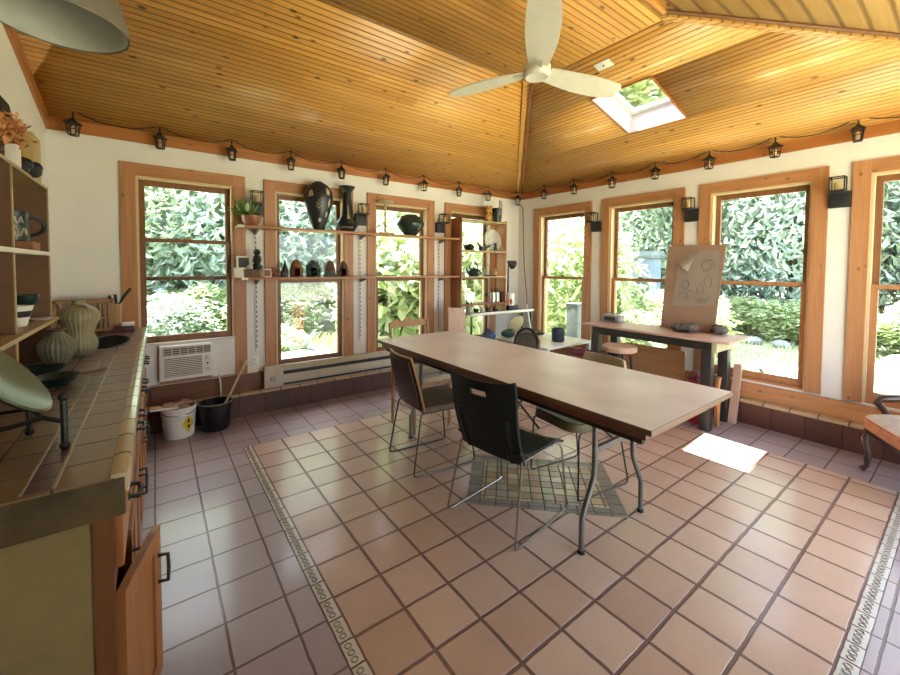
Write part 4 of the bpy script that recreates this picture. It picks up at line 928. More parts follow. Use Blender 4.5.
# ------------------------------------------------------------------ kitchen counter on the left
CY0, CX1, CZ = -3.085, -4.70, .94
co_ = thing('tiled_worktop', 'long brown tiled worktop with pale rounded edge along the left wall', 'worktop', (0, 0, 0))
b = MB(); z0, z1 = CZ - .05, CZ
ex, ey, sx_, sy_ = -4.905, -.70, .115, .275
rx0, rx1, ry0, ry1 = -5.06, -4.785, -1.02, -.38
def slab(x0, x1, y0, y1): b.bb((x0, y0, z0), (x1, y1, z1))
slab(XL + .002, rx0, CY0, -.03); slab(rx1, CX1 - .035, CY0, -.03); slab(rx0, rx1, CY0, ry0); slab(rx0, rx1, ry1, -.03)
nn = 40
def ep(k): a = 2 * pi * k / nn; return (ex + sx_ * cos(a), ey + sy_ * sin(a))
def rpt(k):
    a = 2 * pi * k / nn; dx, dy = cos(a) * sx_, sin(a) * sy_; t_ = 1e9
    if dx > 1e-9: t_ = min(t_, (rx1 - ex) / dx)
    if dx < -1e-9: t_ = min(t_, (rx0 - ex) / dx)
    if dy > 1e-9: t_ = min(t_, (ry1 - ey) / dy)
    if dy < -1e-9: t_ = min(t_, (ry0 - ey) / dy)
    return (ex + dx * t_, ey + dy * t_)
for k in range(nn):
    e0, e1, r0, r1 = ep(k), ep(k + 1), rpt(k), rpt(k + 1)
    b.face([(*e0, z1), (*r0, z1), (*r1, z1), (*e1, z1)]); b.face([(*e0, z1), (*e1, z1), (*e1, z0), (*e0, z0)])
for (xx, yy) in ((rx0, ry0), (rx1, ry0), (rx1, ry1), (rx0, ry1)):
    best = sorted(range(nn), key=lambda k: (rpt(k)[0] - xx) ** 2 + (rpt(k)[1] - yy) ** 2)[:2]
    q0, q1 = rpt(best[0]), rpt(best[1])
    b.face([(*q0, z1), (*q1, z1), (xx, yy, z1)])
b.build('tile_top', M['ctop'], co_)
b = MB(); b.box((CX1 - .018, (CY0 - .03) / 2, CZ - .022), (.044, -CY0 - .03, .062), None, .018); b.build('edge_tiles', M['cedge'], co_)
b = MB(); b.bb((-4.895, CY0 + .015, CZ), (-4.845, -1.25, CZ + .0015)); b.build('inlay_strip', M['cstrip'], co_)
for x in (-4.901, -4.845): b = MB(); b.bb((x, CY0 + .015, CZ), (x + .006, -1.25, CZ + .003)); b.build('strip_lip', M['seam'], co_, label='pale lip of the inlaid strip')
b = MB(); b.bb((XL + .002, CY0 - .002, CZ - .105), (CX1 - .006, CY0 + .026, CZ - .004), .006); b.build('end_tiles', M['endedge'], co_, label='tiled end edge with shade put into its colour')
q = thing('sink_basin', 'dark oval sink set into the tiled worktop', 'sink', (ex, ey, CZ))
b = MB()
def sc_l(pr):
    b.lathe(pr, seg=40); 
    for v in b.bm.verts: v.co.x *= sx_; v.co.y *= sy_
sc_l([(1.0, -.004), (.98, -.05), (.85, -.13), (.5, -.155), (0, -.16)]); o = b.build('bowl', M['black'], q)
b = MB(); b.tube([(sx_ * 1.0 * cos(2 * pi * k / 40), sy_ * cos(0) * sin(2 * pi * k / 40), .002) for k in range(40)], .007, 6, True); b.build('rim', M['iron'], q)

# base cabinets: four units side by side
ys = [CY0 + .03, -2.42, -1.73, -1.04, -.11]
cab_lab = ['end base cabinet nearest the camera with its door ajar', 'second base cabinet from the near end of the worktop', 'third base cabinet from the near end of the worktop', 'base cabinet at the back wall end of the worktop']
FXc = -4.735
for i in range(4):
    y0, y1 = ys[i], ys[i + 1] - .003
    q = thing('base_cabinet', cab_lab[i], 'cabinet', (-5.015, (y0 + y1) / 2, 0)); X = lambda x: x + 5.015; yo = (y0 + y1) / 2; h = (y1 - y0) / 2
    b = MB(); b.bb((X(XL) + .004, -h, .08), (X(FXc) - .02, -h + .018, .855)); b.build('side_panel', M['cabpanel'] if i == 0 else M['cabinet'], q, label='cream painted end panel with shade put into its colour' if i == 0 else None)
    b = MB(); b.bb((X(XL) + .004, h - .018, .08), (X(FXc) - .02, h, .855)); b.build('side_panel', M['cabinet'], q)
    b = MB(); b.bb((X(XL) + .004, -h + .018, .08), (X(FXc) - .02, h - .018, .10)); b.bb((X(XL) + .004, -h + .018, .10), (X(XL) + .016, h - .018, .855)); b.build('carcass', M['cabinet'], q)
    b = MB(); b.bb((X(XL) + .05, -h + .01, 0), (X(FXc) - .07, h - .01, .08)); b.build('toe_kick', M['black'], q)
    b = MB(); b.bb((X(FXc) - .02, -h, .08), (X(FXc), -h + .04, .855)); b.bb((X(FXc) - .02, h - .04, .08), (X(FXc), h, .855)); b.bb((X(FXc) - .02, -h + .04, .815), (X(FXc), h - .04, .855)); b.bb((X(FXc) - .02, -h + .04, .60), (X(FXc), h - .04, .66)); b.bb((X(FXc) - .02, -h + .04, .08), (X(FXc), h - .04, .105)); b.build('face_frame', M['cabinet'], q)
    if i == 0:
        b = MB(); b.bb((X(-4.775), -h - .004, .08), (X(FXc) - .001, -h, .855)); b.build('corner_stile', M['cabinet'], q)
    # drawer
    b = MB(); b.box((X(FXc) + .01, 0, .737), (.02, 2 * h - .05, .145), None, .004); dr = b.build('drawer', M['cabdoor'], q)
    def pull(par, x, y, z, vert):
        b = MB()
        if vert: b.tube([(x, y, z - .045), (x + .028, y, z - .045), (x + .03, y, z), (x + .028, y, z + .045), (x, y, z + .045)], .006, 6); b.cyl((x - .001, y, z + .045), (x + .004, y, z + .045), .012); b.cyl((x - .001, y, z - .045), (x + .004, y, z - .045), .012)
        else: b.tube([(x, y - .045, z), (x + .026, y - .045, z - .006), (x + .03, y, z - .012), (x + .026, y + .045, z - .006), (x, y + .045, z)], .007, 6); b.cyl((x - .001, y + .045, z), (x + .004, y + .045, z), .012); b.cyl((x - .001, y - .045, z), (x + .004, y - .045, z), .012)
        return b.build('handle', M['iron'], par)
    pull(dr, X(FXc) + .02, -.0, .742, False)
    if i: pull(dr, X(FXc) + .02, .2, .742, False)
    # doors: local hinge, width w
    def door(hy, wd, sgn, ang, top=.605):
        rt = Matrix.Rotation(ang, 3, 'Z'); hb = .10
        def W(a, x, z): v = rt @ Vector((x, sgn * a, 0)); return (X(FXc) + .001 + v.x, hy + v.y, z)
        def pb(b, a0, a1, x0, x1, z0, z1): b.prism([W(a0, x0, z0), W(a1, x0, z0), W(a1, x1, z0), W(a0, x1, z0)], (0, 0, z1 - z0))
        b = MB(); pb(b, 0, .06, 0, .022, hb, top); pb(b, wd - .06, wd, 0, .022, hb, top); pb(b, .06, wd - .06, 0, .022, hb, hb + .06); pb(b, .06, wd - .06, 0, .022, top - .06, top)
        d = b.build('door', M['cabdoor'], q)
        b = MB(); pb(b, .06, wd - .06, .005, .014, hb + .06, top - .06); b.build('door_panel', M['cabdoor'], d)
        b = MB(); p = [W(wd - .03, .022, top - .09), W(wd - .03, .05, top - .09), W(wd - .03, .052, top - .135), W(wd - .03, .05, top - .18), W(wd - .03, .022, top - .18)]; b.tube(p, .006, 6); b.build('handle', M['iron'], d)
    wd = h - .015
    if i == 0: door(-h + .012, wd, 1, radians(-15)); door(h - .012, wd, -1, 0)
    else: door(-h + .012, wd, 1, 0); door(h - .012, wd, -1, 0)

# bookshelf standing on the worktop
q = thing('bookcase', 'open light wood bookcase with brown backing standing on the worktop', 'bookcase', (-5.205, -2.0, CZ))
by0, by1 = -.95, .75; XF_ = .09
b = MB(); b.bb((-.09, by0, .245), (-.082, by1, .965)); b.build('back_panel', M['bback'], q)
for y in (by0, -.45, .035, by1 - .014):
    b = MB(); b.bb((-.082, y, 0), (XF_, y + .014, .965)); b.build('side_panel', M['bback'], q)
    b = MB(); b.bb((XF_, y - .001, 0), (XF_ + .005, y + .015, .965)); b.build('edge_strip', M['bshelf'], q, label='pale wood front edge')
b = MB(); b.bb((-.09, by0, .965), (XF_ + .005, by1, .98)); b.build('top_board', M['bshelf'], q)
b = MB(); b.bb((-.082, by0 + .02, .60), (XF_, by1 - .02, .616)); b.bb((XF_ + .0005, by0, .598), (XF_ + .0065, by1, .618)); b.build('shelf', M['bwhite'], q, label='white painted middle shelf')
b = MB(); b.bb((-.082, by0, .232), (XF_ + .03, by1 + .02, .25)); b.build('shelf', M['bshelf'], q, label='deep bottom shelf with pale edge')
zb1, zb2, zb3 = CZ + .251, CZ + .617, CZ + .981
c = thing('pitcher', 'black pitcher with pale brush motif and large loop handle in the bookcase', 'pitcher', (-5.205, -1.52, zb2 + .047))
b = MB(); b.lathe([(0, 0), (.06, 0), (.064, .02), (.062, .15), (.056, .15), (.052, .02), (0, .012)]); b.build('body', M['blackglaze'], c)
b = MB(); b.tube([(.048 + .058 * sin(a), .034 + .041 * sin(a), .08 + .05 * cos(a)) for a in [pi * k / 12 for k in range(13)]], .011, 8); b.build('handle', M['blackglaze'], c)
b = MB(); va = atan2(-2.3, .5)
for k, (a, z) in enumerate(((-.5, .09), (-.2, .06), (.15, .1), (.4, .05), (.0, .04))):
    b.tube([(.0655 * cos(va + a + t * .12), .0655 * sin(va + a + t * .12), z + .02 * sin(t * 2 + k)) for t in range(5)], .005, 5)
b.build('brush_motif', M['slip'], c)
b = MB(); b.bb((-.08, -.07, 0), (.07, .09, .045), .003); tag(b.build('brown_box', M['clay']), 'shallow brown box under the black pitcher', 'box', loc=(-5.185, -1.54, zb2))
c = thing('footed_bowl', 'black and white patterned bowl on the bottom shelf of the bookcase', 'bowl', (-5.17, -1.66, zb1)); b = MB(); b.lathe([(0, 0), (.035, 0), (.04, .02), (.06, .10), (.056, .10), (.035, .03), (0, .025)]); b.build('body', M['bwhite'], c); b = MB(); b.lathe([(.0475, .045), (.0525, .06), (.0555, .075), (.05, .075), (.045, .045)], seg=28); b.build('dark_band', M['black'], c)
c = thing('glass_goblet', 'dark green glass goblet beside the patterned bowl', 'goblet', (-5.185, -1.44, zb1)); b = MB(); b.lathe([(0, 0), (.045, 0), (.012, .015), (.01, .05), (.05, .09), (.06, .14), (.055, .14), (.04, .09), (0, .07)]); b.build('body', M['green'], c)
b = MB(); b.bb((-.05, -.07, 0), (.05, .05, .004)); tag(b.build('paper_sheet', M['paper']), 'loose paper sheet at the end of the bottom bookcase shelf', 'paper', loc=(-5.15, -1.335, zb1))
# on top of the bookcase
c = thing('octagonal_plaque', 'black octagonal plaque leaning on the wall above the bookcase', 'plaque', (-5.19, -1.43, zb3))
pts = [(.215 * cos(pi / 8 + k * pi / 4), .215 * sin(pi / 8 + k * pi / 4) + .2) for k in range(8)]
b = MB(); b.prism([(-.06 + .0 - .0, y, z) for y, z in pts], (.02, 0, 0)); b.build('panel', M['black'], c)
b = MB(); b.prism([(-.04, y * .72, (z - .2) * .72 + .2) for y, z in pts], (.004, 0, 0)); b.build('face', M['blackglaze'], c)
c = thing('flower_vase', 'pale vase block holding dried orange flowers on top of the bookcase', 'vase', (-5.135, -1.80, zb3)); b = MB(); b.bb((-.02, -.03, 0), (.02, .03, .10), .004); b.build('body', M['bwhite'], c)
fb = thing('flower_bunch', 'bunch of dried orange hydrangea petals standing in the pale vase', 'flowers', (-5.135, -1.80, zb3))
b = MB(); random.seed(9)
for k in range(330):
    p = Vector((random.gauss(0, .018), random.gauss(0, .04), .155 + random.gauss(0, .028))); d = Vector((random.uniform(-1, 1), random.uniform(-1, 1), random.uniform(-.3, 1))).normalized(); s_ = d.orthogonal().normalized() * .010; b.face([p, p + d * .012 + s_, p + d * .026, p + d * .012 - s_])
b.build('petals', M['orangeflower'], fb)['kind'] = 'stuff'
for k in range(5): b = MB(); b.tube([(0, 0, .101), (random.uniform(-.02, .02), random.uniform(-.04, .04), .16)], .003, 5); b.build('stem', M['orangeflower'], fb)
b = MB(); random.seed(2); [b.sph((random.uniform(-.03, .03), random.uniform(-.05, .05), random.uniform(.02, .06)), .03, (1, 1, 1), None, 9, 6) for _ in range(8)]; tag(b.build('dark_ornament', M['black']), 'lumpy black ornament in front of the wooden block on the bookcase', 'ornament', loc=(-5.13, -1.655, zb3))
c = thing('wooden_block', 'upright yellowish wooden block at the far end of the bookcase top', 'block', (-5.145, -1.45, zb3)); b = MB(); b.bb((-.022, -.08, 0), (.026, .10, .235), .003); b.build('body', M['yellowblock'], c); b = MB(); b.cyl((.026, .03, .07), (.03, .03, .07), .024, seg=14); b.build('knot', M['bback'], c)

# vases and dishes on the worktop
c = thing('gourd_vase', 'tall ribbed khaki double-gourd vase on the worktop', 'vase', (-5.01, -1.14, CZ))
b = MB(); b.lathe([(0, 0), (.055, 0), (.075, .025), (.085, .065), (.078, .10), (.066, .13), (.072, .165), (.095, .215), (.098, .24), (.085, .275), (.05, .30), (.032, .31), (.03, .325), (.034, .335), (.026, .333), (.022, .31), (0, .3)], seg=112, rib=.022, ribs=26); b.build('body', M['ribbed'], c)
c = thing('ribbed_vase', 'short dark ribbed vase with dark rim beside the gourd vase', 'vase', (-5.075, -1.38, CZ))
b = MB(); b.lathe([(0, 0), (.042, 0), (.06, .03), (.078, .085), (.075, .115), (.05, .155), (.03, .175), (.027, .185), (0, .17)], seg=96, rib=.03, ribs=22); b.build('body', M['ribdark'], c)
b = MB(); b.lathe([(.027, .18), (.04, .19), (.042, .197), (.03, .196), (.02, .18)], seg=24); b.build('rim', M['claydark'], c)
def dish(lab, loc, rx, ry, ang, par=None):
    b = MB(); b.lathe([(0, 0), (.6, .0), (1, .035), (1.02, .04), (.94, .038), (.55, .01), (0, .008)], seg=36)
    for v in b.bm.verts:
        x, y = v.co.x, v.co.y; v.co.x = x * rx; v.co.y = y * ry * (1 + .25 * x)
    return tag(b.build('leaf_dish', M['green']), lab, 'dish', loc=loc, rz=ang)
dish('dark green leaf-shaped dish nearest the inlaid tile strip', (-5.01, -1.90, CZ + .001), .085, .085, .4)
dish('dark green shallow dish behind the leaf-shaped dish by the bookcase', (-5.09, -1.64, CZ + .001), .075, .08, 1.2)
b = MB(); b.prism([(0, -.012, 0), (.02, -.012, .0), (.155, .0, .004), (.0, .012, 0)], (0, 0, .008)); tag(b.build('wooden_spreader', M['claydark']), 'thin brown wooden spreader pointing out from the dark green dishes', 'spreader', loc=(-4.98, -1.76, CZ + .001), rz=.5)
c = thing('plate_stand', 'black wrought iron plate stand on the near end of the worktop', 'plate stand', (0, 0, 0))
b = MB(); b.tube([(-4.857, -2.80, CZ + .014), (-4.857, -2.80, CZ + .155)], .0085, 8); b.sph((-4.857, -2.80, CZ + .158), .013); b.sph((-4.857, -2.80, CZ + .013), .013); b.build('front_post', M['iron'], c)
b = MB(); b.tube([(-4.965, -2.60, CZ + .012), (-4.965, -2.60, CZ + .09)], .007, 8); b.sph((-4.965, -2.60, CZ + .012), .012); b.build('back_post', M['iron'], c)
b = MB(); b.tube([(-4.857, -2.80, CZ + .085), (-4.90, -2.80, CZ + .105), (-4.97, -2.80, CZ + .092), (-5.17, -2.80, CZ + .085)], .007, 6); b.tube([(-4.90, -2.80, CZ + .105), (-4.965, -2.60, CZ + .085), (-5.17, -2.60, CZ + .085)], .006, 6); b.tube([(-5.17, -2.80, CZ + .01), (-5.17, -2.80, CZ + .09)], .007, 6); b.tube([(-5.17, -2.60, CZ + .01), (-5.17, -2.60, CZ + .09)], .007, 6); b.tube([(-5.17, -2.80, CZ + .088), (-5.17, -2.60, CZ + .088)], .006, 6); b.build('cradle', M['iron'], c)
b = MB(); b.lathe([(0, 0), (.09, .0), (.155, .02), (.172, .034), (.166, .038), (.09, .012), (0, .01)], seg=44, rot=Matrix.Rotation(radians(50), 3, 'Y') ); tag(b.build('celadon_plate', M['plate']), 'large grey green glazed plate leaning on the iron plate stand', 'plate', loc=(-5.035, -2.70, CZ + .215))
c = thing('slatted_rack', 'wooden slatted dish rack against the back wall on the worktop', 'rack', (-5.09, -.17, CZ))
for y in (-.05, .05):
    b = MB(); b.bb((-.175, y - .01, .25), (.175, y + .01, .275)); b.bb((-.175, y - .008, .12), (.175, y + .008, .135)); b.bb((-.175, y - .01, .02), (.175, y + .01, .04)); b.build('rail', M['wicker'], c)
    for k in range(11): b = MB(); b.cyl((-.16 + .032 * k, y, .03), (-.16 + .032 * k, y, .26), .006, seg=8); b.build('spindle', M['wicker'], c)
b = MB(); [b.bb((x - .011, -.06, 0), (x + .011, .06, .27)) for x in (-.165, .165)]; b.build('end_post', M['wicker'], c)
b = MB(); b.bb((-.085, -.07, 0), (.07, .075, .028), .002); b.bb((-.08, -.065, .028), (.065, .07, .05), .002); tag(b.build('cookbook', M['bookred']), 'dark red book lying under the knife block', 'book', loc=(-4.85, -.165, CZ + .001))
b = MB(); b.bb((0, 0, 0), (.08, .09, .022)); tag(b.build('notepad', M['paper']), 'white notepad on the dark red book', 'notepad', loc=(-4.862, -.235, CZ + .052))
c = thing('knife_block', 'upright wooden knife block on the dark red book', 'knife block', (-4.90, -.14, CZ + .052)); b = MB(); b.box((0, 0, .09), (.07, .09, .18), None, .003); b.build('body', M['chairwood'], c)
for k, (x, y, tx, ty, l, lab) in enumerate(((-.02, -.02, -.02, 0, .06, 'left short black knife handle in the block'), (.0, .02, -.005, 0, .065, 'middle short black knife handle in the block'), (.022, -.01, .075, -.01, .115, 'long slanting black knife handle in the block'))):
    b = MB(); b.tube([(x, y, .17), (x + tx * .4, y + ty, .185 + l * .4), (x + tx, y + ty, .185 + l)], [.007, .012, .011], 8); tag(b.build('kitchen_knife', M['black']), lab, 'knife', loc=(-4.90, -.14, CZ + .055))

# ------------------------------------------------------------------ air conditioner, heater, buckets
c = thing('air_conditioner', 'white window air conditioner under the raised sash of the first back window', 'air conditioner', (-4.42, 0, .42))
b = MB(); b.bb((-.20, -.075, .03), (.205, .30, .345), .008); b.build('housing', M['white'], c)
b = MB(); b.bb((-.33, -.02, .0), (-.20, .03, .365)); [b.bb((-.325 + .018 * k, -.024, .01), (-.317 + .018 * k, -.02, .355)) for k in range(7)]; b.build('side_curtain', M['white'], c)
b = MB(); b.bb((.205, -.02, .0), (.405, .03, .365)); [b.bb((.215 + .018 * k, -.024, .01), (.223 + .018 * k, -.02, .355)) for k in range(10)]; b.build('side_curtain', M['white'], c)
b = MB(); b.bb((-.335, -.03, .355), (.41, .02, .372)); b.build('top_rail', M['cream'], c)
b = MB(); b.bb((-.175, -.078, .255), (.19, -.07, .325)); g_ = b.build('air_vent', M['grille'], c); b = MB(); [b.bb((-.17 + .06 * k, -.084, .258), (-.164 + .06 * k, -.076, .322)) for k in range(7)]; [b.bb((-.175, -.082, .262 + .018 * k), (.19, -.077, .266 + .018 * k)) for k in range(4)]; b.build('vent_blade', M['cream'], g_)
b = MB(); b.bb((-.165, -.078, .06), (.125, -.07, .235)); g_ = b.build('intake_grille', M['grille'], c); b = MB(); [b.bb((-.165, -.083, .065 + .0165 * k), (.125, -.075, .074 + .0165 * k)) for k in range(11)]; b.build('grille_louvre', M['cream'], g_)
b = MB(); b.bb((.14, -.079, .05), (.192, -.073, .24)); pnl = b.build('control_panel', M['white'], c)
for z in (.205, .105): b = MB(); b.cyl((.166, -.079, z), (.166, -.098, z), .019, .016, 16); b.build('knob', M['cream'], pnl)
b = MB(); b.cyl((.166, -.079, .155), (.166, -.084, .155), .009, seg=10); b.build('indicator', M['black'], pnl)
b = MB(); b.tube([(-4.16, -.06, .45), (-4.15, -.085, .36), (-4.15, -.115, .25), (-4.15, -.115, .05)], .007, 6); tag(b.build('power_cord', M['cream']), 'pale power cord hanging below the air conditioner', 'cord')
c = thing('baseboard_heater', 'long grey beige electric baseboard heater on the back wall below the second window', 'heater', (-2.98, 0, .24))
b = MB(); b.prism([(-.78, -.031, 0), (-.78, -.095, 0), (-.78, -.10, .12), (-.78, -.05, .215), (-.78, -.031, .215)], (1.56, 0, 0)); b.build('cover', M['heater'], c)
b = MB(); b.bb((-.60, -.105, .125), (.775, -.065, .158)); b.build('outlet_slot', M['black'], c); b = MB(); b.bb((-.60, -.1, .012), (.775, -.09, .032)); b.build('intake_slot', M['black'], c)
b = MB(); b.cyl((-.70, -.096, .09), (-.70, -.116, .09), .03, .026, 18); b.build('thermostat_knob', M['grey'], c)
b = MB(); b.bb((-.785, -.104, -.0), (-.775, -.03, .218)); b.bb((.775, -.104, 0), (.785, -.03, .218)); b.build('end_cap', M['heater'], c)
c = thing('wall_outlet', 'white electric outlet plate between the first two back windows', 'outlet', (-3.835, 0, .515)); b = MB(); b.bb((-.035, -.008, -.055), (.035, 0, .055), .002); b.build('plate', M['white'], c); b = MB(); b.bb((-.014, -.011, -.035), (.014, -.007, -.008)); b.bb((-.014, -.011, .008), (.014, -.007, .035)); b.build('socket', M['cream'], c)
c = thing('plastic_bucket', 'white plastic bucket with yellow hazard mark and clay scraps', 'bucket', (-4.49, -.245, 0))
b = MB(); b.lathe([(0, 0), (.107, 0), (.111, .01), (.116, .09), (.120, .09), (.123, .19), (.128, .19), (.13, .255), (.134, .265), (.126, .265), (.113, .02), (0, .015)], seg=36); b.build('body', M['white'], c)
va = atan2(-4.404 + .27, -4.633 + 4.49)
def bpt(a, z, r=.1255): return (r * cos(va + a), r * sin(va + a), z)
b = MB()
for k in range(8):
    f0, f1 = k / 8, (k + 1) / 8; g_ = lambda f: .08 * (1 - abs(2 * f - 1)) + .001
    b.face([bpt(.15 + .85 * f0, .125 - g_(f0)), bpt(.15 + .85 * f1, .125 - g_(f1)), bpt(.15 + .85 * f1, .125 + g_(f1)), bpt(.15 + .85 * f0, .125 + g_(f0))])
hm = b.build('hazard_label', M['yellow'], c)
b = MB(); b.face([bpt(.575, .175, .1275), bpt(.45, .135, .1275), bpt(.70, .135, .1275)]); b.face([bpt(.47, .115, .1275), bpt(.52, .085, .1275), bpt(.63, .085, .1275), bpt(.68, .115, .1275)]); b.build('hazard_symbol', M['black'], hm)
b = MB(); b.tube([bpt(a, .25 - .04 * sin((a + 1.6) / 3.2 * pi), .138) for a in [-1.6 + .2 * k for k in range(17)]], .004, 6); b.build('wire_handle', M['chrome'], c)
b = MB(); random.seed(21)
for k in range(26): b.sph((random.gauss(0, .045), random.gauss(0, .045), .24 + random.uniform(-.02, .045)), random.uniform(.025, .045), (1.3, 1, .6), Matrix.Rotation(random.uniform(-1, 1), 3, 'X'), 8, 6, .004)
tag(b.build('clay_scraps', M['clayblob']), 'pinkish clay scraps heaped in the white bucket', 'clay', kind='stuff', loc=(-4.49, -.245, 0))
b = MB(); b.box((0, 0, 0), (.20, .12, .008), Matrix.Rotation(.05, 3, 'Y')); tag(b.build('plastic_tray', M['white']), 'white plastic tray balanced on the left rim of the white bucket', 'tray', loc=(-4.59, -.28, .273))
c = thing('rubber_bucket', 'black rubber bucket holding a pale stick', 'bucket', (-4.215, -.25, 0))
b = MB(); b.lathe([(0, 0), (.105, 0), (.112, .012), (.132, .23), (.14, .232), (.14, .245), (.13, .245), (.103, .02), (0, .015)], seg=36); b.build('body', M['rubber'], c)
b = MB(); b.tube([(.135 * cos(2 * pi * k / 32), .135 * sin(2 * pi * k / 32), .247) for k in range(32)], .004, 6, True); b.build('rim', M['grey'], c)
b = MB(); b.tube([(-.02, 0, .025), (.115, .04, .255), (.26, .15, .50), (.29, .17, .55)], [.009, .010, .011, .022], 8); tag(b.build('wooden_stick', M['rope']), 'pale wooden stick leaning from the black bucket to the outlet', 'stick', loc=(-4.215, -.25, 0))

# ------------------------------------------------------------------ string lanterns, sconces
def lantern(lab, loc):
    q = thing('hanging_lantern', lab, 'lantern', loc, 0, 'black lanterns strung along the cornice')
    b = MB(); b.cyl((0, 0, .055), (0, 0, .125), .006, seg=8); b.tube([(0, .0, .125), (.0, .012, .135), (0, .02, .12)], .005, 6); b.build('stem', M['iron'], q)
    b = MB(); b.lathe([(.012, .07), (.022, .058), (.028, .05), (.062, .03), (.062, .024), (0, .024)], seg=4); b.build('roof', M['iron'], q)
    b = MB(); 
    for k in range(4):
        a = k * pi / 2; b.bar((.044 * cos(a), .044 * sin(a), .025), (.033 * cos(a), .033 * sin(a), -.062), .007)
    for z, r in ((-.062, .034), (-.02, .038)): b.tube([(r * cos(k * pi / 2), r * sin(k * pi / 2), z) for k in range(4)], .0035, 5, True)
    b.lathe([(0, -.068), (.034, -.068), (.034, -.06), (0, -.06)], seg=4); b.build('cage', M['iron'], q)
    b = MB(); b.lathe([(.040, .023), (.031, -.058)], seg=4); b.build('glass', M['lglass'], q)
    b = MB(); b.lathe([(0, -.055), (.010, -.055), (.012, -.03), (.014, -.01), (.006, .012), (0, .012)], seg=10); b.build('bulb', M['warmbulb'], q)
    return q
proto = None; ltop = []
words = ['first', 'second', 'third', 'fourth', 'fifth', 'sixth', 'seventh', 'eighth', 'ninth']
bx_l = [(-5.13, 2.565), (-4.582, 2.562), (-4.033, 2.556), (-3.497, 2.545), (-2.959, 2.53), (-2.411, 2.53), (-1.872, 2.525), (-1.307, 2.52), (-.779, 2.52)]
pos = [((x, -.13, z), words[i] + ' hanging black lantern on the back wall, counted from the left wall') for i, (x, z) in enumerate(bx_l)]
pos.append(((-.20, -.16, 2.515), 'hanging black lantern in the back right corner of the ceiling'))
ry_l = [(-.608, 2.55), (-1.117, 2.545), (-1.666, 2.54), (-2.185, 2.558), (-2.724, 2.565), (-3.255, 2.565), (-3.78, 2.577), (-4.32, 2.575)]
pos += [((-.13, y, z), words[i] + ' hanging black lantern on the right wall, counted from the corner') for i, (y, z) in enumerate(ry_l[:7])]
for p, lab in pos:
    if proto is None: proto = lantern(lab, p); o = proto
    else: o = copy_thing(proto, lab, p, 0, 'black lanterns strung along the cornice')
    o.rotation_euler = (0, 0, random.choice([.2, .5, .9])); ltop.append(Vector(p) + Vector((0, 0, .125)))
ltop.append(Vector((-.13, -4.32, 2.70)))
pts = []
for a_, b_ in zip(ltop, ltop[1:]):
    for k in range(8):
        t_ = k / 8; p = a_.lerp(b_, t_); p.z -= .065 * 4 * t_ * (1 - t_) * (1 if (a_ - b_).length > .45 else .6); pts.append(p)
pts.append(ltop[-1])
b = MB(); b.tube(pts, .004, 5); tag(b.build('lantern_wire', M['black']), 'thin black wire looping between the hanging lanterns', 'wire')
b = MB(); 
def sconce(lab, loc, rz):
    q = thing('wall_sconce', lab, 'sconce', loc, rz, None)     # local +x points out of the wall
    b = MB(); b.bb((0, -.068, -.065), (.05, .068, .065), .003); b.build('wall_plate', M['black'], q)
    b = MB(); b.bb((.05, -.045, .045), (.17, .045, .058)); b.build('arm', M['black'], q)
    b = MB(); x0, x1, y0, y1, z0, z1 = .075, .165, -.045, .045, .058, .175
    for x in (x0, x1):
        for y in (y0, y1): b.bb((x - .004, y - .004, z0), (x + .004, y + .004, z1))
    for z in (z0 + .004, z1 - .004):
        for x in (x0, x1): b.bb((x - .0045, y0, z - .004), (x + .0045, y1, z + .004))
        for y in (y0, y1): b.bb((x0, y - .0045, z - .004), (x1, y + .0045, z + .004))
    b.build('cage', M['black'], q)
    b = MB(); b.bb((x0 + .003, y0 + .003, z0 + .002), (x1 - .003, y1 - .003, z1 - .004)); b.build('glass', M['lglass'], q)
    b = MB(); b.cyl((.12, 0, z0), (.12, 0, z0 + .075), .024, seg=16); b.build('candle', M['fglass'], q)
    return q
s0 = sconce('black box wall sconce with glass lantern behind the potted plant', (-3.82, 0, 2.05), radians(-90))
for lab, loc, rz in (('black box wall sconce with glass lantern right of the flared vase', (-2.69, 0, 2.04), -90), ('black box wall sconce with glass lantern left of the shelf unit', (-1.545, 0, 2.02), -90), ('black box wall sconce with glass lantern on the right wall nearest the corner', (0, -1.395, 2.03), 180), ('black box wall sconce with glass lantern above the drawing board', (0, -2.535, 2.06), 180), ('black box wall sconce with candle glass between the two rightmost windows', (0, -3.675, 2.075), 180)):
    copy_thing(s0, lab, loc, radians(rz))

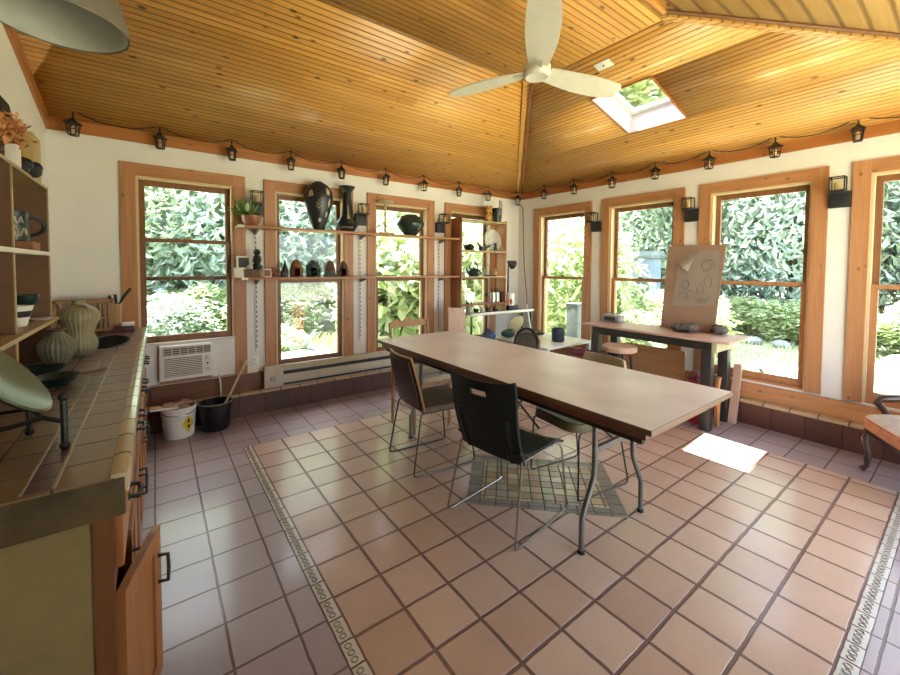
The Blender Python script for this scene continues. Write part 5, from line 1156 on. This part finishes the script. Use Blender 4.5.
# ------------------------------------------------------------------ ceiling fan, pendant, plate
q = thing('ceiling_fan', 'white three-bladed ceiling fan hanging from the pine ceiling', 'ceiling fan', (-2.465, -2.495, 2.85))
b = MB(); b.lathe([(0, .318), (.065, .318), (.068, .29), (.045, .26), (.018, .25), (0, .25)], seg=28); b.build('canopy', M['fanwhite'], q)
b = MB(); b.cyl((0, 0, .06), (0, 0, .26), .013, seg=12); b.build('downrod', M['fanwhite'], q)
b = MB(); b.lathe([(0, .075), (.05, .07), (.095, .045), (.10, .0), (.092, -.02), (.075, -.03), (.055, -.022), (0, -.026)], seg=36); b.build('motor_housing', M['fanwhite'], q)
tilt = Vector((.75, .66, 0)) * -.125
for ang in (116, -16, 227):
    A = radians(ang); u_ = Vector((cos(A), sin(A), 0)); v_ = Vector((-sin(A), cos(A), 0))
    def bl(s, t_):
        r = .085 + .60 * s; w_ = (.066 + .040 * sin(pi * min(1, s * 1.1) * .8)) * (1 if s < .9 else sqrt(max(.02, 1 - ((s - .9) / .1) ** 2 * .85)))
        return u_ * r + v_ * ((t_ - .5) * 2 * w_ - .03 * s * s * (1 if s < .97 else 1.1)) + Vector((0, 0, .012 + (t_ - .5) * -.028 + r * u_.dot(tilt)))
    b = MB(); b.sheet(bl, 22, 6, .007); bb_ = b.build('blade', M['fanwhite'], q)
    b = MB(); b.sheet(lambda s, t_: u_ * (.05 + .12 * s) + v_ * (t_ - .5) * .05 + Vector((0, 0, .006 + (t_ - .5) * -.02)), 4, 2, .005); b.build('blade_iron', M['fanwhite'], bb_)
q = thing('pendant_lamp', 'worn grey metal dome pendant lamp above the worktop', 'pendant lamp', (-4.88, -2.51, 2.30))
b = MB(); b.lathe([(.181, .004), (.186, .0), (.187, .004), (.18, .055), (.165, .11), (.14, .16), (.10, .20), (.05, .225), (.03, .24), (.03, .27), (.0, .275)], seg=44); b.build('lamp_shade', M['galv'], q)
b = MB(); b.lathe([(.1815, .003), (.175, .055), (.16, .105), (.135, .152), (.095, .192), (.045, .216), (0, .22)], seg=44); b.build('shade_lining', M['galvin'], q, label='pale chipped enamel inside of the shade')
b = MB(); b.lathe([(0, .10), (.02, .105), (.032, .13), (.03, .155), (.016, .18), (.016, .218), (0, .218)], seg=18); b.build('bulb', M['fglass'], q)
b = MB(); b.cyl((0, 0, .27), (0, 0, .825), .005, seg=8); b.build('cord', M['black'], q); b = MB(); b.lathe([(0, .86), (.05, .86), (.05, .84), (.01, .82), (0, .82)], seg=20); b.build('canopy', M['galv'], q)
b = MB(); rt = Matrix.Rotation(atan2(SL, 1), 3, 'Y'); b.box((0, 0, 0), (.085, .13, .008), rt, .002); cp = thing('ceiling_plate', 'small white blank plate on the sloping pine ceiling near the skylight', 'cover plate', (-1.742, -2.551, zr(-1.742) - .004)); b.build('plate', M['white'], cp)
b = MB(); b.sph(rt @ Vector((0, 0, -.006)), .007); b.build('screw', M['black'], cp)

# ------------------------------------------------------------------ garden outside
b = MB(); b.keep = 1
gz = -.35
for x0, x1, y0, y1 in ((-40, 60, TH + .01, 60), (TH + .01, 60, -40, TH + .01), (-40, TH + .01, -40, YF - TH - .01), (-40, XL - TH - .01, YF - TH - .01, TH + .01)):
    b.face([(x0, y0, gz), (x1, y0, gz), (x1, y1, gz), (x0, y1, gz)])
struct(b.build('ground', M['lawn']))
def foliage_mesh(name, n, leaf, mat, seed, aspect=.42, flat=.6):
    rnd = random.Random(seed); vs, fs = [], []
    for k in range(n):
        while True:
            p = Vector((rnd.uniform(-1, 1), rnd.uniform(-1, 1), rnd.uniform(-1, 1)))
            if p.length <= 1 and p.length > .45: break
        bump_ = 1 + .22 * sin(5 * p.x + seed) * sin(6 * p.y) * sin(5 * p.z + 1)
        p = p * bump_; a = rnd.uniform(0, 2 * pi); e = rnd.uniform(-.9, .5)
        d = Vector((cos(a) * cos(e), sin(a) * cos(e), sin(e))); s = d.cross(Vector((rnd.uniform(-flat, flat), rnd.uniform(-flat, flat), 1))).normalized()
        l = leaf * rnd.uniform(.6, 1.3); w_ = l * aspect; up = s.cross(d) * (-.12 * l); i = len(vs)
        vs += [p, p + d * l * .45 + s * w_ * .5 + up, p + d * l, p + d * l * .45 - s * w_ * .5 + up]
        fs += [(i, i + 1, i + 2), (i, i + 2, i + 3)]
    me = bpy.data.meshes.new(name); me.from_pydata([tuple(v) for v in vs], [], fs); me.materials.append(M[mat]); return me
FM = [foliage_mesh('foliage', 5200, .15, 'leafA', 1), foliage_mesh('foliage', 5200, .14, 'leafB', 2), foliage_mesh('foliage', 4200, .18, 'leafC', 3, .5), foliage_mesh('foliage', 1500, .34, 'leafC', 4, .55), foliage_mesh('foliage', 5200, .14, 'leafHaze', 6)]
def shrub(lab, x, y, r, h, kind, group, zc=None, name='shrub', trunk=True):
    q = thing(name, lab, 'tree' if name == 'tree' else 'shrub', (x, y, gz), random.uniform(0, 6.2), group)
    f = bpy.data.objects.new('foliage', FM[kind]); COL.objects.link(f); f.parent = q; zc = h / 2 if zc is None else zc
    f.location = (0, 0, zc); f.scale = (r, r, h / 2)
    if trunk:
        b = MB(); b.tube([(0, 0, 0), (.05 * r, .03 * r, zc * .5), (0, 0, zc)], [.05 * r + .02, .04 * r + .015, .02 * r + .01], 8); b.build('trunk', M['bark'], q)
    return q
random.seed(31)
gB, gR = 'trees behind the back windows', 'trees beyond the lawn on the right'
LB = 'leafy green tree standing in the garden behind the back windows'; LR = 'leafy green tree standing beyond the lawn on the right side'
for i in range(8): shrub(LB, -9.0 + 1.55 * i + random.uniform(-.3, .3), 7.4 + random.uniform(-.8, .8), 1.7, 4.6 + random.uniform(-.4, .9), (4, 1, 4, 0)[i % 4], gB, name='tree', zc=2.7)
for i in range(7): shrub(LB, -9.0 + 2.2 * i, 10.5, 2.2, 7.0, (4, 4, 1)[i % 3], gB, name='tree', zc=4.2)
SB = 'low leafy bush growing just behind the back windows'
for x, y, r, h, k in ((-5.9, 4.2, .9, 1.9, 0), (-4.4, 4.6, .8, 1.3, 1), (-5.2, 3.0, .6, 1.0, 0), (-3.8, 5.2, .9, 1.5, 2), (-2.3, 5.4, .9, 1.4, 0), (-2.9, 2.9, .5, .8, 2)): shrub(SB, x, y, r, h, k, 'bushes behind the back windows')
SC_ = 'bush with big bright leaves filling the third and fourth back windows'
for x, y, r, h in ((-1.3, 1.9, .9, 2.7), (.2, 2.2, 1.0, 3.0), (-.4, 3.2, 1.2, 3.4), (-.5, 1.3, .55, 1.9)): shrub(SC_, x, y, r, h, 3, 'big leaved bushes near the house')
SD = 'bright leafy bush close outside the first right window'
for x, y, r, h, k in ((2.6, .6, 1.1, 2.9, 2), (3.6, -.9, .9, 1.5, 2), (4.0, 2.9, 1.4, 3.8, 0), (2.4, -.6, .6, 1.1, 2)): shrub(SD, x, y, r, h, k, 'bushes outside the first right window')
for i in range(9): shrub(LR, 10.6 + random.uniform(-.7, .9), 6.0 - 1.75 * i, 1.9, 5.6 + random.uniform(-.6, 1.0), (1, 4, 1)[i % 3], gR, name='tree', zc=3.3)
for i in range(7): shrub(LR, 15.0, 8.0 - 3.0 * i, 2.8, 8.5, (1, 0)[i % 2], gR, name='tree', zc=5.0)
SE = 'low bright green bush in the row at the far edge of the lawn'
for i in range(10): shrub(SE, 8.2 + random.uniform(-.3, .3), 4.2 - 1.15 * i, .8, 1.15 + random.uniform(-.2, .2), 2, 'hedge row beyond the lawn')
q = thing('tree', 'tall spreading tree seen high up through the skylight', 'tree', (6.3, -.05, gz), 0)
f = bpy.data.objects.new('foliage', FM[2]); COL.objects.link(f); f.parent = q; f.location = (0, 1.3, 6.9); f.scale = (2.4, 2.4, 1.6)
b = MB(); b.tube([(0, 0, 0), (.1, .05, 3.2), (0, .9, 6.8)], [.16, .12, .05], 8); b.build('trunk', M['bark'], q)
# grass
rnd = random.Random(5); vs, fs = [], []
def blade(x, y, h, w_):
    a = rnd.uniform(0, 6.28); d = Vector((cos(a), sin(a), 0)); s = Vector((-sin(a), cos(a), 0)) * w_; p = Vector((x, y, gz)); i = len(vs)
    vs.extend([p - s, p + s, p + d * h * .25 + Vector((0, 0, h * .65)) + s * .7, p + d * h * .6 + Vector((0, 0, h))]); fs.extend([(i, i + 1, i + 2), (i, i + 2, i + 3)])
for k in range(9000):
    x, y = rnd.uniform(.4, 8.0), rnd.uniform(-7.5, 1.0); blade(x, y, rnd.uniform(.05, .16), .008)
for k in range(6000):
    x, y = rnd.uniform(-6.5, -.8), rnd.uniform(.5, 4.5); blade(x, y, rnd.uniform(.12, .42), .009)
me = bpy.data.meshes.new('lawn_grass'); me.from_pydata([tuple(v) for v in vs], [], fs); me.materials.append(M['leafC'])
o = bpy.data.objects.new('lawn_grass', me); COL.objects.link(o); tag(o, 'sunlit grass of the lawn around the house', 'grass', kind='stuff')
def lily(lab, x, y, n, l, grp=None, fl=0):
    q = thing('broad_leaf_plant', lab, 'plant', (x, y, gz), 0, grp); b = MB(); rn = random.Random(int(x * 100))
    for k in range(n):
        a = 2 * pi * k / n + rn.uniform(-.3, .3); d = Vector((cos(a), sin(a), 0)); s = Vector((-sin(a), cos(a), 0)); ll = l * rn.uniform(.8, 1.15); tl = rn.uniform(.2, .5)
        b.sheet(lambda u, v: d * (ll * tl * u * u) + Vector((0, 0, ll * (u - .12 * u * u))) + s * ((v - .5) * .24 * ll * sin(pi * (.06 + .93 * u)) ** .8) - d * (abs(v - .5) * .08 * ll), 7, 4, .004)
    b.build('leaves', M['leafB'], q)
    if fl:
        b = MB()
        for k in range(fl):
            a = 2 * pi * k / fl; b.tube([(0, 0, 0), (.1 * cos(a), .1 * sin(a), l * 1.5)], .006, 5)
            for j in range(6): e = Vector((.1 * cos(a), .1 * sin(a), l * 1.5)); c0 = 2 * pi * j / 6; b.face([e, e + Vector((.05 * cos(c0 + .3), .05 * sin(c0 + .3), .04)), e + Vector((.1 * cos(c0), .1 * sin(c0), .03)), e + Vector((.05 * cos(c0 - .3), .05 * sin(c0 - .3), .04))])
        b.build('flowers', M['flower'], q)
lily('broad-leaved green plant outside behind the right end of the workbench', .75, -2.72, 5, .82); lily('young pointed plant outside the third right window near its casing', .7, -3.18, 3, .75); lily('low broad-leaved plant outside the rightmost window', .75, -4.02, 6, .62); lily('broad-leaved plant outside the window behind the radio', .9, -1.95, 5, 1.0)
lily('orange flowering lily outside the second back window', -2.75, 2.3, 8, .8, None, 4)
c = thing('stone_slab', 'grey blue stone slab lying outside the second back window', 'stone', (-2.75, 1.75, gz), .3); b = MB(); b.box((0, 0, .2), (1.1, .9, .4), Matrix.Rotation(.25, 3, 'X'), .05); b.build('slab', M['stone'], c)
random.seed(8)
for k in range(9):
    b = MB(); b.sph((0, 0, .08), .15 + .06 * random.random(), (1.3, 1, .5), Matrix.Rotation(k, 3, 'Z'), 10, 7, .02); tag(b.build('edging_stone', M['stone']), 'grey edging stone at the far side of the lawn', 'stone', 'edging stones along the lawn', loc=(7.1 + random.uniform(-.1, .1), -6.0 + .62 * k, gz))
c = thing('garden_shed', 'small blue shed with dark roof seen through the second right window', 'shed', (5.5, .85, gz), .5)
b = MB(); b.bb((-.4, -.4, 0), (.4, .4, 2.1)); b.build('wall', M['shedblue'], c); b = MB(); b.prism([(-.48, -.48, 2.1), (.48, -.48, 2.1), (.48, -.48, 2.16), (0, -.48, 2.3), (-.48, -.48, 2.16)], (0, .96, 0)); b.build('roof', M['shedroof'], c); b = MB(); b.bb((-.405, -.15, .0), (-.40, .2, 1.6)); b.build('door', M['shedroof'], c)
c = thing('concrete_post', 'square grey post in the greenery outside the first right window', 'post', (1.15, -.24, gz), .2); b = MB(); b.bb((-.1, -.1, 0), (.1, .1, 1.2), .01); b.build('shaft', M['post'], c); b = MB(); b.bb((-.115, -.115, 1.2), (.115, .115, 1.24), .01); b.build('cap', M['post'], c)
